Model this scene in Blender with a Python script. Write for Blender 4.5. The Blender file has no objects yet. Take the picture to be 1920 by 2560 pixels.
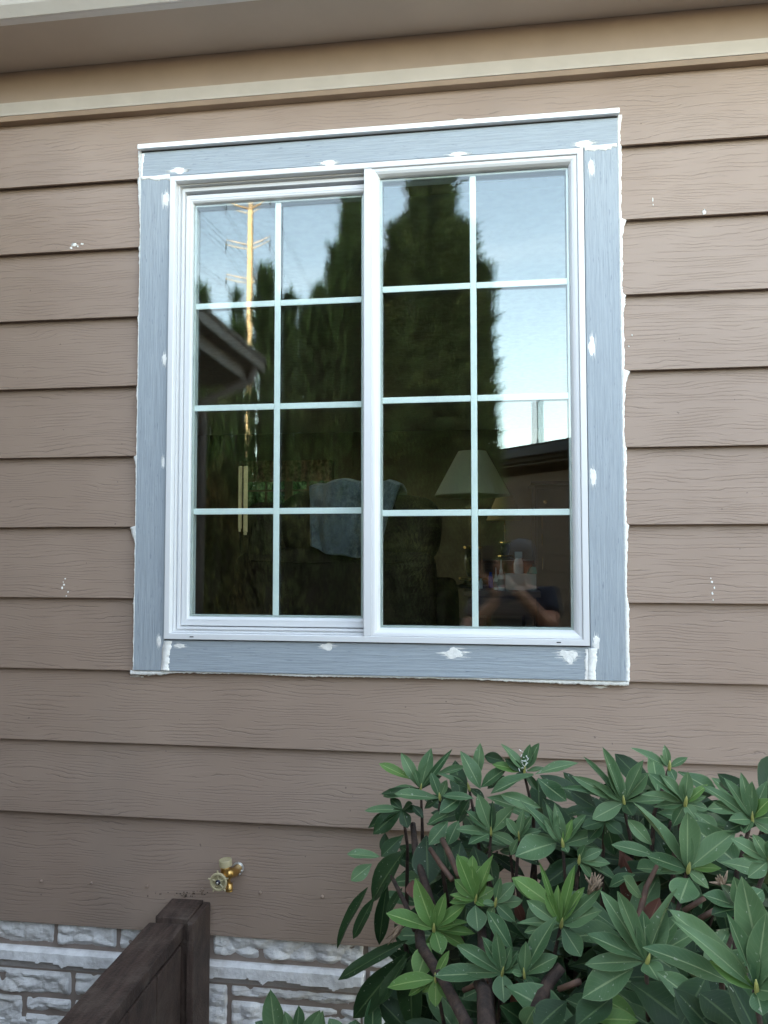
import bpy, bmesh, math, random
import numpy as np
from math import sin, cos, pi, radians, sqrt, floor
from mathutils import Vector, Matrix, noise, Quaternion

random.seed(7)
rng = np.random.default_rng(7)
C = bpy.context.scene.collection
SC = bpy.context.scene

# ------------------------------------------------------------------ camera, sky, sun
CAM = Vector((0.1577, -2.0305, 1.6781))
YAW, PITCH, ROLL, FPX = 0.133808513, 0.0482042066, -0.000368, 1880.0
fwd = Vector((-sin(YAW)*cos(PITCH), cos(YAW)*cos(PITCH), sin(PITCH)))
rt = Vector((cos(YAW), sin(YAW), 0.0)); up = rt.cross(fwd)
cr, sr = cos(ROLL), sin(ROLL)
rt, up = cr*rt + sr*up, -sr*rt + cr*up
cam = bpy.data.cameras.new('camera'); camo = bpy.data.objects.new('camera', cam); C.objects.link(camo)
M = Matrix((rt, up, -fwd)).transposed().to_4x4(); M.translation = CAM
camo.matrix_world = M
cam.sensor_fit = 'HORIZONTAL'; cam.sensor_width = 36.0; cam.lens = FPX/1920*36
cam.clip_start = 0.01; cam.clip_end = 3000
SC.camera = camo

SUN_EL, SUN_AZ = radians(11), radians(-12)      # azimuth measured from +y towards +x
world = bpy.data.worlds.new('World'); SC.world = world; world.use_nodes = True
wn = world.node_tree.nodes; wl = world.node_tree.links; wn.clear()
wo = wn.new('ShaderNodeOutputWorld'); bg = wn.new('ShaderNodeBackground')
sky = wn.new('ShaderNodeTexSky'); sky.sky_type = 'NISHITA'; sky.sun_disc = False
sky.sun_elevation = SUN_EL; sky.sun_rotation = SUN_AZ
sky.air_density = 1.0; sky.dust_density = 0.5; sky.ozone_density = 1.0
tc = wn.new('ShaderNodeTexCoord'); mp = wn.new('ShaderNodeMapping'); mp.inputs['Scale'].default_value = (2.2, 2.2, 9.0)
nz = wn.new('ShaderNodeTexNoise'); nz.inputs['Scale'].default_value = 1.3; nz.inputs['Detail'].default_value = 3.5
nz.inputs['Roughness'].default_value = 0.55
cr1 = wn.new('ShaderNodeMapRange'); cr1.inputs['From Min'].default_value = 0.56; cr1.inputs['From Max'].default_value = 0.80
cr1.inputs['To Max'].default_value = 0.22
mx = wn.new('ShaderNodeMix'); mx.data_type = 'RGBA'; mx.blend_type = 'MIX'
hs = wn.new('ShaderNodeHueSaturation'); hs.inputs['Saturation'].default_value = 0.25; hs.inputs['Value'].default_value = 1.5
wl.new(tc.outputs['Generated'], mp.inputs['Vector']); wl.new(mp.outputs[0], nz.inputs['Vector'])
wl.new(nz.outputs['Fac'], cr1.inputs['Value']); wl.new(cr1.outputs[0], mx.inputs['Factor'])
h0 = wn.new('ShaderNodeHueSaturation'); h0.inputs['Saturation'].default_value = 0.74; wl.new(sky.outputs[0], h0.inputs['Color']); wl.new(h0.outputs[0], mx.inputs['A']); wl.new(sky.outputs[0], hs.inputs['Color']); wl.new(hs.outputs[0], mx.inputs['B'])
mt = wn.new('ShaderNodeMix'); mt.data_type = 'RGBA'; mt.blend_type = 'MULTIPLY'; mt.inputs['Factor'].default_value = 1.0
wl.new(mx.outputs['Result'], mt.inputs['A']); mt.inputs['B'].default_value = (1.09, 1.0, 0.92, 1); wl.new(mt.outputs['Result'], bg.inputs['Color']); bg.inputs['Strength'].default_value = 0.15
wl.new(bg.outputs[0], wo.inputs['Surface'])
sun = bpy.data.lights.new('sun', 'SUN'); suno = bpy.data.objects.new('sun', sun); C.objects.link(suno)
sun.energy = 5.0; sun.angle = radians(0.5); sun.color = (1.0, 0.78, 0.52)
sd = Vector((sin(SUN_AZ)*cos(SUN_EL), cos(SUN_AZ)*cos(SUN_EL), sin(SUN_EL)))
suno.rotation_euler = sd.to_track_quat('Z', 'Y').to_euler(); suno.location = sd*60
SC.view_settings.view_transform = 'Standard'; SC.view_settings.look = 'None'
SC.view_settings.gamma = 1.0; SC.view_settings.use_curve_mapping = False
SC.view_settings.exposure = 3.6
cy = SC.cycles
cy.use_denoising = True; cy.denoising_input_passes = 'RGB_ALBEDO_NORMAL'; cy.denoising_prefilter = 'ACCURATE'; cy.max_bounces = 10; cy.transparent_max_bounces = 24; cy.diffuse_bounces = 5; cy.glossy_bounces = 4
cy.sample_clamp_indirect = 6.0; cy.blur_glossy = 0.2

# ------------------------------------------------------------------ helpers
def ray(px, py):
    return fwd + rt*((px-960)/FPX) - up*((py-1280)/FPX)
def at(px, py, y):
    """point of the plane y=const seen in that direction"""
    d = ray(px, py); t = (y-CAM.y)/d.y
    return CAM + d*t
def rfl(px, py, D, g=0.02):
    """real place of a thing seen mirrored in the glass at depth D"""
    p = at(px, py, D); return Vector((p.x, 2*g-D, p.z))

def tag(o, label=None, cat=None, group=None, kind=None):
    if label: o['label'] = label
    if cat: o['category'] = cat
    if group: o['group'] = group
    if kind: o['kind'] = kind
    return o
def empty(name, loc=(0, 0, 0), parent=None):
    o = bpy.data.objects.new(name, None); C.objects.link(o); o.empty_display_size = 0.1
    o.location = loc
    if parent: o.parent = parent
    return o

class MB:
    def __init__(s): s.v = []; s.f = []; s.uv = None
    def add(s, vs, fs):
        n = len(s.v); s.v += [tuple(v) for v in vs]; s.f += [tuple(i+n for i in f) for f in fs]; return s
    def box(s, a, b):
        (x0, y0, z0), (x1, y1, z1) = a, b
        return s.add([(x0, y0, z0), (x1, y0, z0), (x1, y1, z0), (x0, y1, z0), (x0, y0, z1), (x1, y0, z1), (x1, y1, z1), (x0, y1, z1)],
                     [(0, 3, 2, 1), (4, 5, 6, 7), (0, 1, 5, 4), (1, 2, 6, 5), (2, 3, 7, 6), (3, 0, 4, 7)])
    def hexa(s, p):
        return s.add(p, [(0, 3, 2, 1), (4, 5, 6, 7), (0, 1, 5, 4), (1, 2, 6, 5), (2, 3, 7, 6), (3, 0, 4, 7)])
    def tube(s, pts, rad, n=8, cap=True):
        pts = [Vector(p) for p in pts]
        if not hasattr(rad, '__len__'): rad = [rad]*len(pts)
        rings = []; prev = None
        for i, p in enumerate(pts):
            t = (pts[min(i+1, len(pts)-1)]-pts[max(i-1, 0)]).normalized()
            if prev is None:
                u = t.orthogonal().normalized()
            else:
                u = (prev - t*prev.dot(t)).normalized()
            prev = u; w = t.cross(u)
            rings.append([p+(u*cos(2*pi*k/n)+w*sin(2*pi*k/n))*rad[i] for k in range(n)])
        base = len(s.v); vs = [v for r in rings for v in r]; fs = []
        for i in range(len(rings)-1):
            for k in range(n):
                a = i*n+k; b = i*n+(k+1) % n; fs.append((a, b, b+n, a+n))
        if cap:
            fs.append(tuple(range(n-1, -1, -1))); fs.append(tuple((len(rings)-1)*n+k for k in range(n)))
        return s.add(vs, fs)
    def lathe(s, prof, c=(0, 0, 0), ax=(0, 0, 1), n=24, cap=True):
        q = Vector((0, 0, 1)).rotation_difference(Vector(ax)); c = Vector(c)
        vs = [c + q @ Vector((r*cos(2*pi*k/n), r*sin(2*pi*k/n), h)) for r, h in prof for k in range(n)]
        fs = []
        for i in range(len(prof)-1):
            for k in range(n):
                a = i*n+k; b = i*n+(k+1) % n; fs.append((a, b, b+n, a+n))
        if cap:
            fs.append(tuple(range(n-1, -1, -1))); fs.append(tuple((len(prof)-1)*n+k for k in range(n)))
        return s.add(vs, fs)
    def prism(s, poly, y0, y1):
        """polygon in x,z extruded between y0 and y1"""
        n = len(poly)
        return s.add([(x, y0, z) for x, z in poly]+[(x, y1, z) for x, z in poly],
                     [tuple(range(n)), tuple(range(2*n-1, n-1, -1))]+[(i, (i+1) % n+0, (i+1) % n+n, i+n)[::-1] for i in range(n)])
    def ring(s, x0, x1, z0, z1, prof):
        """mitred frame: profile of (inset, y)"""
        vs = []
        for d, y in prof:
            vs += [(x0+d, y, z0+d), (x1-d, y, z0+d), (x1-d, y, z1-d), (x0+d, y, z1-d)]
        fs = []
        for i in range(len(prof)-1):
            for k in range(4):
                a = i*4+k; b = i*4+(k+1) % 4; fs.append((a, b, b+4, a+4))
        return s.add(vs, fs)
    def build(s, name, mat=None, parent=None, smooth=False, bevel=0, weld=False):
        me = bpy.data.meshes.new(name); me.from_pydata(s.v, [], s.f)
        if weld or not weld:
            bm = bmesh.new(); bm.from_mesh(me)
            if weld: bmesh.ops.remove_doubles(bm, verts=bm.verts, dist=1e-5)
            bmesh.ops.recalc_face_normals(bm, faces=bm.faces); bm.to_mesh(me); bm.free()
        if smooth: me.polygons.foreach_set('use_smooth', [True]*len(me.polygons))
        o = bpy.data.objects.new(name, me); C.objects.link(o)
        if mat: me.materials.append(mat)
        if parent: o.parent = parent
        if bevel:
            m = o.modifiers.new('bevel', 'BEVEL'); m.width = bevel; m.segments = 2; m.limit_method = 'ANGLE'; m.angle_limit = radians(40)
        return o

def newmat(name):
    m = bpy.data.materials.new(name); m.use_nodes = True
    nt = m.node_tree; b = nt.nodes['Principled BSDF']
    return m, nt, b
def N(nt, t, **kw):
    n = nt.nodes.new(t)
    for k, v in kw.items():
        if k in n.inputs: n.inputs[k].default_value = v
        else: setattr(n, k, v)
    return n
def math_(nt, op, a, b=None, c=None):
    n = nt.nodes.new('ShaderNodeMath'); n.operation = op
    for i, v in enumerate((a, b, c)):
        if v is None: continue
        if isinstance(v, (int, float)): n.inputs[i].default_value = v
        else: nt.links.new(v, n.inputs[i])
    return n.outputs[0]
def mapr(nt, v, a, b, c=0., d=1., smooth=True):
    n = nt.nodes.new('ShaderNodeMapRange'); n.interpolation_type = 'SMOOTHSTEP' if smooth else 'LINEAR'
    nt.links.new(v, n.inputs['Value'])
    for k, x in zip(('From Min', 'From Max', 'To Min', 'To Max'), (a, b, c, d)): n.inputs[k].default_value = x
    return n.outputs[0]
def mixc(nt, f, a, b, mode='MIX'):
    n = nt.nodes.new('ShaderNodeMix'); n.data_type = 'RGBA'; n.blend_type = mode
    for k, v in (('Factor', f), ('A', a), ('B', b)):
        s = [i for i in n.inputs if i.name == k and (i.type == 'RGBA' or k == 'Factor' and i.type == 'VALUE')][0]
        if isinstance(v, (int, float)): s.default_value = v
        elif isinstance(v, tuple): s.default_value = (*v[:3], 1)
        else: nt.links.new(v, s)
    return [o for o in n.outputs if o.type == 'RGBA'][0]
def noise_(nt, vec, scale, detail=3, rough=0.5, sc=None, dist=0):
    if sc:
        m = nt.nodes.new('ShaderNodeMapping'); m.inputs['Scale'].default_value = sc
        nt.links.new(vec, m.inputs['Vector']); vec = m.outputs[0]
    n = nt.nodes.new('ShaderNodeTexNoise'); n.inputs['Scale'].default_value = scale
    n.inputs['Detail'].default_value = detail; n.inputs['Roughness'].default_value = rough; n.inputs['Distortion'].default_value = dist
    nt.links.new(vec, n.inputs['Vector']); return n.outputs['Fac']
def bump(nt, b, h, strength=0.3, dist=0.01):
    n = nt.nodes.new('ShaderNodeBump'); n.inputs['Strength'].default_value = strength; n.inputs['Distance'].default_value = dist
    nt.links.new(h, n.inputs['Height']); nt.links.new(n.outputs[0], b.inputs['Normal'])
def pos(nt): return nt.nodes.new('ShaderNodeNewGeometry').outputs['Position']
def objc(nt): return nt.nodes.new('ShaderNodeTexCoord').outputs['Object']
def simple(name, col, rough=0.5, metal=0.0, var=0.12, scale=20, bmp=0.0, spec=0.5, sc=None):
    m, nt, b = newmat(name)
    p = objc(nt); n = noise_(nt, p, scale, 4, 0.6, sc)
    f = mapr(nt, n, 0.3, 0.7, 0, 1)
    c = mixc(nt, f, tuple(x*(1-var) for x in col), tuple(min(1, x*(1+var)) for x in col))
    nt.links.new(c, b.inputs['Base Color']); b.inputs['Roughness'].default_value = rough; b.inputs['Metallic'].default_value = metal
    b.inputs['Specular IOR Level'].default_value = spec
    if bmp: bump(nt, b, n, bmp, 0.005)
    return m

def siding_mat():
    m, nt, b = newmat('siding_paint')
    P = pos(nt); oi = nt.nodes.new('ShaderNodeObjectInfo')
    cx = nt.nodes.new('ShaderNodeCombineXYZ'); r100 = math_(nt, 'MULTIPLY', oi.outputs['Random'], 37.0)
    nt.links.new(r100, cx.inputs[0]); nt.links.new(r100, cx.inputs[2])
    va = nt.nodes.new('ShaderNodeVectorMath'); va.operation = 'ADD'; nt.links.new(P, va.inputs[0]); nt.links.new(cx.outputs[0], va.inputs[1])
    V = va.outputs[0]
    sx = nt.nodes.new('ShaderNodeSeparateXYZ'); nt.links.new(V, sx.inputs[0])
    n1 = noise_(nt, V, 1.0, 1, 0.4, (3.6, 1, 11))
    n2 = noise_(nt, V, 1.0, 2, 0.6, (22, 1, 45))
    v = math_(nt, 'ADD', math_(nt, 'MULTIPLY', sx.outputs[2], 112.0), math_(nt, 'ADD', math_(nt, 'MULTIPLY', n1, 7.5), math_(nt, 'MULTIPLY', n2, 1.0)))
    tri = math_(nt, 'ABSOLUTE', math_(nt, 'SUBTRACT', math_(nt, 'FRACT', v), 0.5))
    line = mapr(nt, tri, 0.0, 0.115, 1, 0)
    mk = mapr(nt, noise_(nt, V, 1.0, 2, 0.5, (6.5, 1, 70)), 0.42, 0.56)
    ln = math_(nt, 'MULTIPLY', line, mk)
    fine = noise_(nt, V, 260, 3, 0.6)
    big = noise_(nt, P, 2.3, 3, 0.55)
    stain = noise_(nt, P, 1.0, 4, 0.6, (3, 1, 0.8))
    base = mixc(nt, mapr(nt, big, 0.3, 0.7), (0.262, 0.190, 0.146), (0.298, 0.221, 0.172))
    base = mixc(nt, mapr(nt, stain, 0.5, 0.75, 0, 0.35), base, (0.225, 0.174, 0.140))
    base = mixc(nt, math_(nt, 'MULTIPLY', ln, 0.5), base, (0.11, 0.08, 0.062))  # grain grooves darkened in colour, for dirt and the groove's shade
    speck = mapr(nt, noise_(nt, P, 70, 1, 0.4), 0.80, 0.83, 0, 0.7)
    base = mixc(nt, speck, base, (0.1, 0.075, 0.06))
    nt.links.new(base, b.inputs['Base Color']); b.inputs['Roughness'].default_value = 0.55
    h = math_(nt, 'SUBTRACT', math_(nt, 'MULTIPLY', fine, 0.25), ln)
    h = math_(nt, 'ADD', h, math_(nt, 'MULTIPLY', mapr(nt, math_(nt, 'FRACT', v), 0.5, 1.0, 0, 0.5), mk))
    bump(nt, b, h, 0.45, 0.0014)
    return m

def primed_mat(name, sc, top=False):
    m, nt, b = newmat(name); P = pos(nt)
    n1 = noise_(nt, P, 1.0, 5, 0.65, sc); n2 = noise_(nt, P, 1.0, 3, 0.6, tuple(x*0.35 for x in sc)); n3 = noise_(nt, P, 5, 3)
    n4 = noise_(nt, P, 1.0, 2, 0.5, tuple(x*0.8+20 for x in sc))
    c = mixc(nt, mapr(nt, n1, 0.35, 0.65), (0.268, 0.308, 0.346), (0.322, 0.366, 0.406))
    c = mixc(nt, mapr(nt, n3, 0.3, 0.7, 0, 0.25), c, (0.30, 0.342, 0.375))
    c = mixc(nt, mapr(nt, n4, 0.66, 0.74, 0, 0.6), c, (0.15, 0.18, 0.22))
    nt.links.new(c, b.inputs['Base Color']); b.inputs['Roughness'].default_value = 0.6
    bump(nt, b, math_(nt, 'ADD', n1, math_(nt, 'MULTIPLY', n2, 1.2)), 0.6, 0.0022)
    return m

def vinyl_mat():
    m, nt, b = newmat('white_vinyl'); P = pos(nt)
    n1 = noise_(nt, P, 9, 4, 0.6); n2 = noise_(nt, P, 1, 3, 0.6, (140, 140, 12))
    c = mixc(nt, mapr(nt, n1, 0.5, 0.8, 0, 0.10), (0.64, 0.65, 0.665), (0.52, 0.50, 0.475))
    c = mixc(nt, mapr(nt, n2, 0.70, 0.80, 0, 0.06), c, (0.35, 0.31, 0.27))
    nt.links.new(c, b.inputs['Base Color']); b.inputs['Roughness'].default_value = 0.32
    return m

def glass_mat(name, r0, tint, rc=(1, 1, 1)):
    m = bpy.data.materials.new(name); m.use_nodes = True; nt = m.node_tree; nt.nodes.clear()
    out = nt.nodes.new('ShaderNodeOutputMaterial'); lw = nt.nodes.new('ShaderNodeLayerWeight'); lw.inputs[0].default_value = 0.5
    p5 = math_(nt, 'POWER', lw.outputs['Facing'], 5.0); f = math_(nt, 'ADD', math_(nt, 'MULTIPLY', p5, 1-r0), r0)
    tr = nt.nodes.new('ShaderNodeBsdfTransparent'); tr.inputs[0].default_value = (*tint, 1)
    gl = nt.nodes.new('ShaderNodeBsdfGlossy'); gl.inputs['Roughness'].default_value = 0.0; gl.inputs['Color'].default_value = (*rc, 1)
    mix = nt.nodes.new('ShaderNodeMixShader'); nt.links.new(f, mix.inputs[0]); nt.links.new(tr.outputs[0], mix.inputs[1]); nt.links.new(gl.outputs[0], mix.inputs[2])
    nt.links.new(mix.outputs[0], out.inputs['Surface']); return m

def stone_mat():
    m, nt, b = newmat('painted_stone'); P = pos(nt)
    n = noise_(nt, P, 22, 6, 0.65); n2 = noise_(nt, P, 120, 3, 0.6)
    c = mixc(nt, mapr(nt, n, 0.35, 0.65), (0.60, 0.59, 0.585), (0.78, 0.775, 0.77))
    c = mixc(nt, mapr(nt, noise_(nt, P, 6, 3), 0.55, 0.75, 0, 0.5), c, (0.42, 0.37, 0.31))
    oi = nt.nodes.new('ShaderNodeObjectInfo'); c = mixc(nt, math_(nt, 'MULTIPLY', oi.outputs['Random'], .35), c, (0.50, 0.48, 0.45))
    c = mixc(nt, mapr(nt, n2, 0.74, 0.79, 0, 0.5), c, (0.16, 0.15, 0.14))
    ca_ = nt.nodes.new('ShaderNodeAttribute'); ca_.attribute_name = 'chip'; c = mixc(nt, math_(nt, 'MULTIPLY', ca_.outputs['Fac'], .8), c, (0.33, 0.29, 0.265))  # undercut arcs darkened in colour: dirt plus painted-in shade
    nt.links.new(c, b.inputs['Base Color']); b.inputs['Roughness'].default_value = 0.85
    bump(nt, b, math_(nt, 'ADD', n, math_(nt, 'MULTIPLY', n2, 0.3)), 0.55, 0.006)
    return m

def fence_mat():
    m, nt, b = newmat('dark_stained_wood'); P = pos(nt)
    n = noise_(nt, P, 1, 5, 0.65, (90, 12, 9)); n2 = noise_(nt, P, 9, 5, 0.6); n3 = noise_(nt, P, 160, 3, 0.6)
    c = mixc(nt, mapr(nt, n, 0.3, 0.7), (0.026, 0.015, 0.011), (0.072, 0.045, 0.034))
    c = mixc(nt, mapr(nt, n2, 0.48, 0.70, 0, 0.75), c, (0.105, 0.078, 0.060))
    c = mixc(nt, mapr(nt, n3, 0.70, 0.75, 0, 0.5), c, (0.20, 0.17, 0.15))
    nt.links.new(c, b.inputs['Base Color']); b.inputs['Roughness'].default_value = 0.72
    bump(nt, b, math_(nt, 'ADD', n, n3), 0.6, 0.004)
    return m

def leaf_mat(name, col, light, vein, trans=0.12, rough=0.46):
    m, nt, b = newmat(name)
    uv = nt.nodes.new('ShaderNodeTexCoord').outputs['UV']; sx = nt.nodes.new('ShaderNodeSeparateXYZ'); nt.links.new(uv, sx.inputs[0])
    ay = math_(nt, 'ABSOLUTE', math_(nt, 'SUBTRACT', sx.outputs[1], 0.5))
    mid = mapr(nt, ay, 0.018, 0.045, 1, 0)
    sv = math_(nt, 'ABSOLUTE', math_(nt, 'SUBTRACT', math_(nt, 'FRACT', math_(nt, 'SUBTRACT', math_(nt, 'MULTIPLY', sx.outputs[0], 11.0), math_(nt, 'MULTIPLY', ay, 5.0))), 0.5))
    side = mapr(nt, sv, 0.0, 0.12, 0.10, 0)
    edge = mapr(nt, ay, 0.44, 0.5, 0, 0.35)
    oi = nt.nodes.new('ShaderNodeObjectInfo'); P = pos(nt)
    f = math_(nt, 'ADD', math_(nt, 'MULTIPLY', oi.outputs['Random'], 0.6), math_(nt, 'MULTIPLY', mapr(nt, noise_(nt, P, 14, 3), 0.3, 0.7), 0.4))
    c = mixc(nt, f, col, light)
    c = mixc(nt, side, c, vein); c = mixc(nt, edge, c, vein); c = mixc(nt, math_(nt, 'MULTIPLY', mid, 0.75), c, vein)
    c = mixc(nt, mapr(nt, noise_(nt, P, 170, 2), 0.69, 0.75, 0, 0.5), c, (0.35, 0.38, 0.30))
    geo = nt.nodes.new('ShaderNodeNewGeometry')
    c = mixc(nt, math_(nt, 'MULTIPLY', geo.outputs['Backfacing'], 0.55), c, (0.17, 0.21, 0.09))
    nt.links.new(c, b.inputs['Base Color']); b.inputs['Roughness'].default_value = rough
    b.inputs['Specular IOR Level'].default_value = 0.24
    h = math_(nt, 'SUBTRACT', math_(nt, 'MULTIPLY', noise_(nt, P, 60, 2), 0.4), math_(nt, 'ADD', math_(nt, 'MULTIPLY', mid, 0.8), side))
    bump(nt, b, h, 0.35, 0.0012)
    out = nt.nodes['Material Output']; tl = nt.nodes.new('ShaderNodeBsdfTranslucent'); nt.links.new(c, tl.inputs[0])
    mix = nt.nodes.new('ShaderNodeMixShader'); mix.inputs[0].default_value = trans
    nt.links.new(b.outputs[0], mix.inputs[1]); nt.links.new(tl.outputs[0], mix.inputs[2]); nt.links.new(mix.outputs[0], out.inputs['Surface'])
    return m

def crown_mat(name, a, b_, c3):
    m, nt, b = newmat(name); P = pos(nt)
    c = mixc(nt, mapr(nt, noise_(nt, P, 2.2, 3), 0.35, 0.65), a, b_)
    c = mixc(nt, mapr(nt, noise_(nt, P, 1.1, 3), 0.52, 0.72, 0, 0.7), c, c3)
    c = mixc(nt, mapr(nt, noise_(nt, P, 1.0, 2, 0.5, (16, 16, 7)), 0.42, 0.62, 0, 0.88), c, tuple(x*0.16 for x in a))
    c = mixc(nt, mapr(nt, noise_(nt, P, 1.0, 2, 0.5, (34, 34, 16)), 0.45, 0.62, 0, 0.7), c, tuple(x*0.2 for x in a))
    nt.links.new(c, b.inputs['Base Color']); b.inputs['Roughness'].default_value = 0.7; b.inputs['Specular IOR Level'].default_value = .2
    out = nt.nodes['Material Output']; tl = nt.nodes.new('ShaderNodeBsdfTranslucent'); nt.links.new(c, tl.inputs[0])
    mix = nt.nodes.new('ShaderNodeMixShader'); mix.inputs[0].default_value = 0.45
    nt.links.new(b.outputs[0], mix.inputs[1]); nt.links.new(tl.outputs[0], mix.inputs[2]); nt.links.new(mix.outputs[0], out.inputs['Surface'])
    return m

MAT = dict(
    siding=siding_mat(),
    primH=primed_mat('primed_board_horizontal', (14, 60, 330)), primV=primed_mat('primed_board_vertical', (330, 60, 14)),
    vinyl=vinyl_mat(),
    glass_out=glass_mat('window_glass', 0.034, (0.965, 0.985, 0.975), (.92, .97, 1)), glass_in=glass_mat('coated_window_glass', 0.042, (0.95, 0.975, 0.96), (.84, .94, 1)),
    grille=simple('grille_enamel', (0.66, 0.74, 0.73), 0.4, var=0.03),
    spacer=simple('spacer_metal', (0.42, 0.46, 0.45), 0.45, 0.3, var=0.08),
    putty=simple('white_putty', (0.78, 0.78, 0.755), 0.8, var=0.08, scale=90, bmp=0.5),
    dark=simple('dark_hole', (0.012, 0.012, 0.014), 0.8), rubber=simple('black_gasket', (0.02, 0.02, 0.022), 0.6),
    drip=simple('white_flashing', (0.84, 0.85, 0.86), 0.35, var=0.02),
    cream=simple('cream_trim_paint', (0.45, 0.40, 0.345), 0.6, var=0.05, scale=8), strip=simple('brown_trim_paint', (0.27, 0.19, 0.13), 0.6, var=0.1, scale=6),
    frieze=simple('brown_frieze_paint', (0.30, 0.225, 0.172), 0.6, var=0.06, scale=5, bmp=0.1), soffit=simple('soffit_paint', (0.56, 0.47, 0.385), 0.65, var=0.04, scale=4),
    gutter=simple('white_gutter_paint', (0.82, 0.80, 0.77), 0.35, var=0.02),
    stone=stone_mat(), mortar=simple('mortar', (0.37, 0.33, 0.29), 0.95, var=0.2, scale=60, bmp=0.6), fence=fence_mat(),
    brass=simple('brass', (0.52, 0.33, 0.11), 0.36, 1.0, var=0.15, scale=60), cap=simple('tan_plastic', (0.40, 0.35, 0.21), 0.4, var=0.06),
    steel=simple('zinc', (0.6, 0.6, 0.58), 0.35, 0.9), knob=simple('dark_screw', (0.02, 0.02, 0.035), 0.25, 0.3),
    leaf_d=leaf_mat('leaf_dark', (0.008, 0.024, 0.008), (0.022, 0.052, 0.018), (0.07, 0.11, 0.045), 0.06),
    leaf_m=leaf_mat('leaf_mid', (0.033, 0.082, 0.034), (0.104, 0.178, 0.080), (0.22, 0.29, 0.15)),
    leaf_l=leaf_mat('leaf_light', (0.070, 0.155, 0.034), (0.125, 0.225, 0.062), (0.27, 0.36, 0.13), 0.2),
    leaf_b=leaf_mat('leaf_brown', (0.075, 0.030, 0.020), (0.11, 0.045, 0.03), (0.15, 0.07, 0.05), 0.05, 0.6),
    bud=simple('leaf_bud', (0.30, 0.30, 0.09), 0.5, var=0.2, scale=100), bark=simple('bark', (0.035, 0.021, 0.015), 0.85, var=0.5, scale=60, bmp=0.8),
    petiole=simple('petiole', (0.22, 0.20, 0.08), 0.5, var=0.2), twig=simple('cut_twig', (0.085, 0.045, 0.030), 0.7, var=0.3, scale=60),
    dry=simple('dry_flower', (0.22, 0.16, 0.11), 0.9, var=0.4, scale=120),
    soil=simple('soil', (0.085, 0.07, 0.05), 0.95, var=0.35, scale=1.5, bmp=0.5),
)
for m_ in MAT.values(): pass

def fbm(p, o=4):
    return noise.fractal(Vector(p), 0.9, 2.1, o)

# ------------------------------------------------------------------ ground
gd = MB(); n = 40
ext = 900
vs = []; 
gx = [-ext, -200, -60, -25] + [(-12+i) for i in range(25)] + [25, 60, 200, ext]
gy = [-ext, -250, -80, -30] + [(-14+i) for i in range(27)] + [30, 60, 200, ext]
for y in gy:
    for x in gx: vs.append((x, y, 0.03*noise.noise(Vector((x*.4, y*.4, 0))) if abs(x) < 13 and abs(y) < 14 else 0))
fs = [(j*len(gx)+i, j*len(gx)+i+1, (j+1)*len(gx)+i+1, (j+1)*len(gx)+i) for j in range(len(gy)-1) for i in range(len(gx)-1)]
gd.add(vs, fs); tag(gd.build('ground', MAT['soil'], smooth=True), kind='structure')
conc = simple('concrete', (0.34, 0.32, 0.295), 0.85, var=0.12, scale=3, bmp=0.2)  # unseen slabs, added to bounce light up under the eave
tag(MB().box((-0.45, -4.2, -.1), (6.5, -1.5, 0.045)).build('bounce_patio', conc, bevel=.01), kind='structure')
tag(MB().box((-1.95, -4.2, -.1), (-0.80, -1.3, 0.045)).build('bounce_path', conc, bevel=.01), kind='structure')

# ------------------------------------------------------------------ house
S = 0.2032; ZT = 1.811 + 5.65271285*S - 0.0     # z of plank bottoms: ZT - k*S
ZT = 0.62+5.86*S + 5.65271285*S
def zb(k): return ZT-k*S
house = empty('house', (0, 0, 0))
tag(house, 'taupe lap-sided house wall with eave above and pale stone footing below', 'house')
XL, XR = -4.6, 6.0
OX0, OX1, OZ0, OZ1 = -0.827, 0.515, 1.335, 2.828      # outer edge of the window trim
HX0, HX1, HZ0, HZ1 = -0.72, 0.41, 1.44, 2.735         # hole in the wall
TH = 0.0205; BT = 0.0082
def plank(x0, x1, z0, z1, name='siding_plank', ztop=None):
    """leaning board; front bottom edge at y=0"""
    H = 0.232
    def yf(z, x): return min((z-z0)/H, 1.2)*TH + 0.0006*noise.noise(Vector((x*1.7, z0*5, 3)))
    xs = np.linspace(x0, x1, max(2, int((x1-x0)/0.12)+1)); m = MB(); vs = []
    for x in xs:
        dz = 0.0007*noise.noise(Vector((x*2.1, z0*9, 7)))
        vs += [(x, yf(z0, x), z0+dz), (x, yf(z0, x)-0.0, z0+0.002+dz), (x, yf(z1, x), z1), (x, yf(z1, x)+BT, z1), (x, yf(z0, x)+BT, z0+dz)]
    fs = []
    for i in range(len(xs)-1):
        for k in range(5):
            a = i*5+k; b = i*5+(k+1) % 5; fs.append((a, b, b+5, a+5))
    fs.append((4, 3, 2, 1, 0)); e = (len(xs)-1)*5; fs.append((e, e+1, e+2, e+3, e+4))
    m.add(vs, fs); return m
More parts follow.
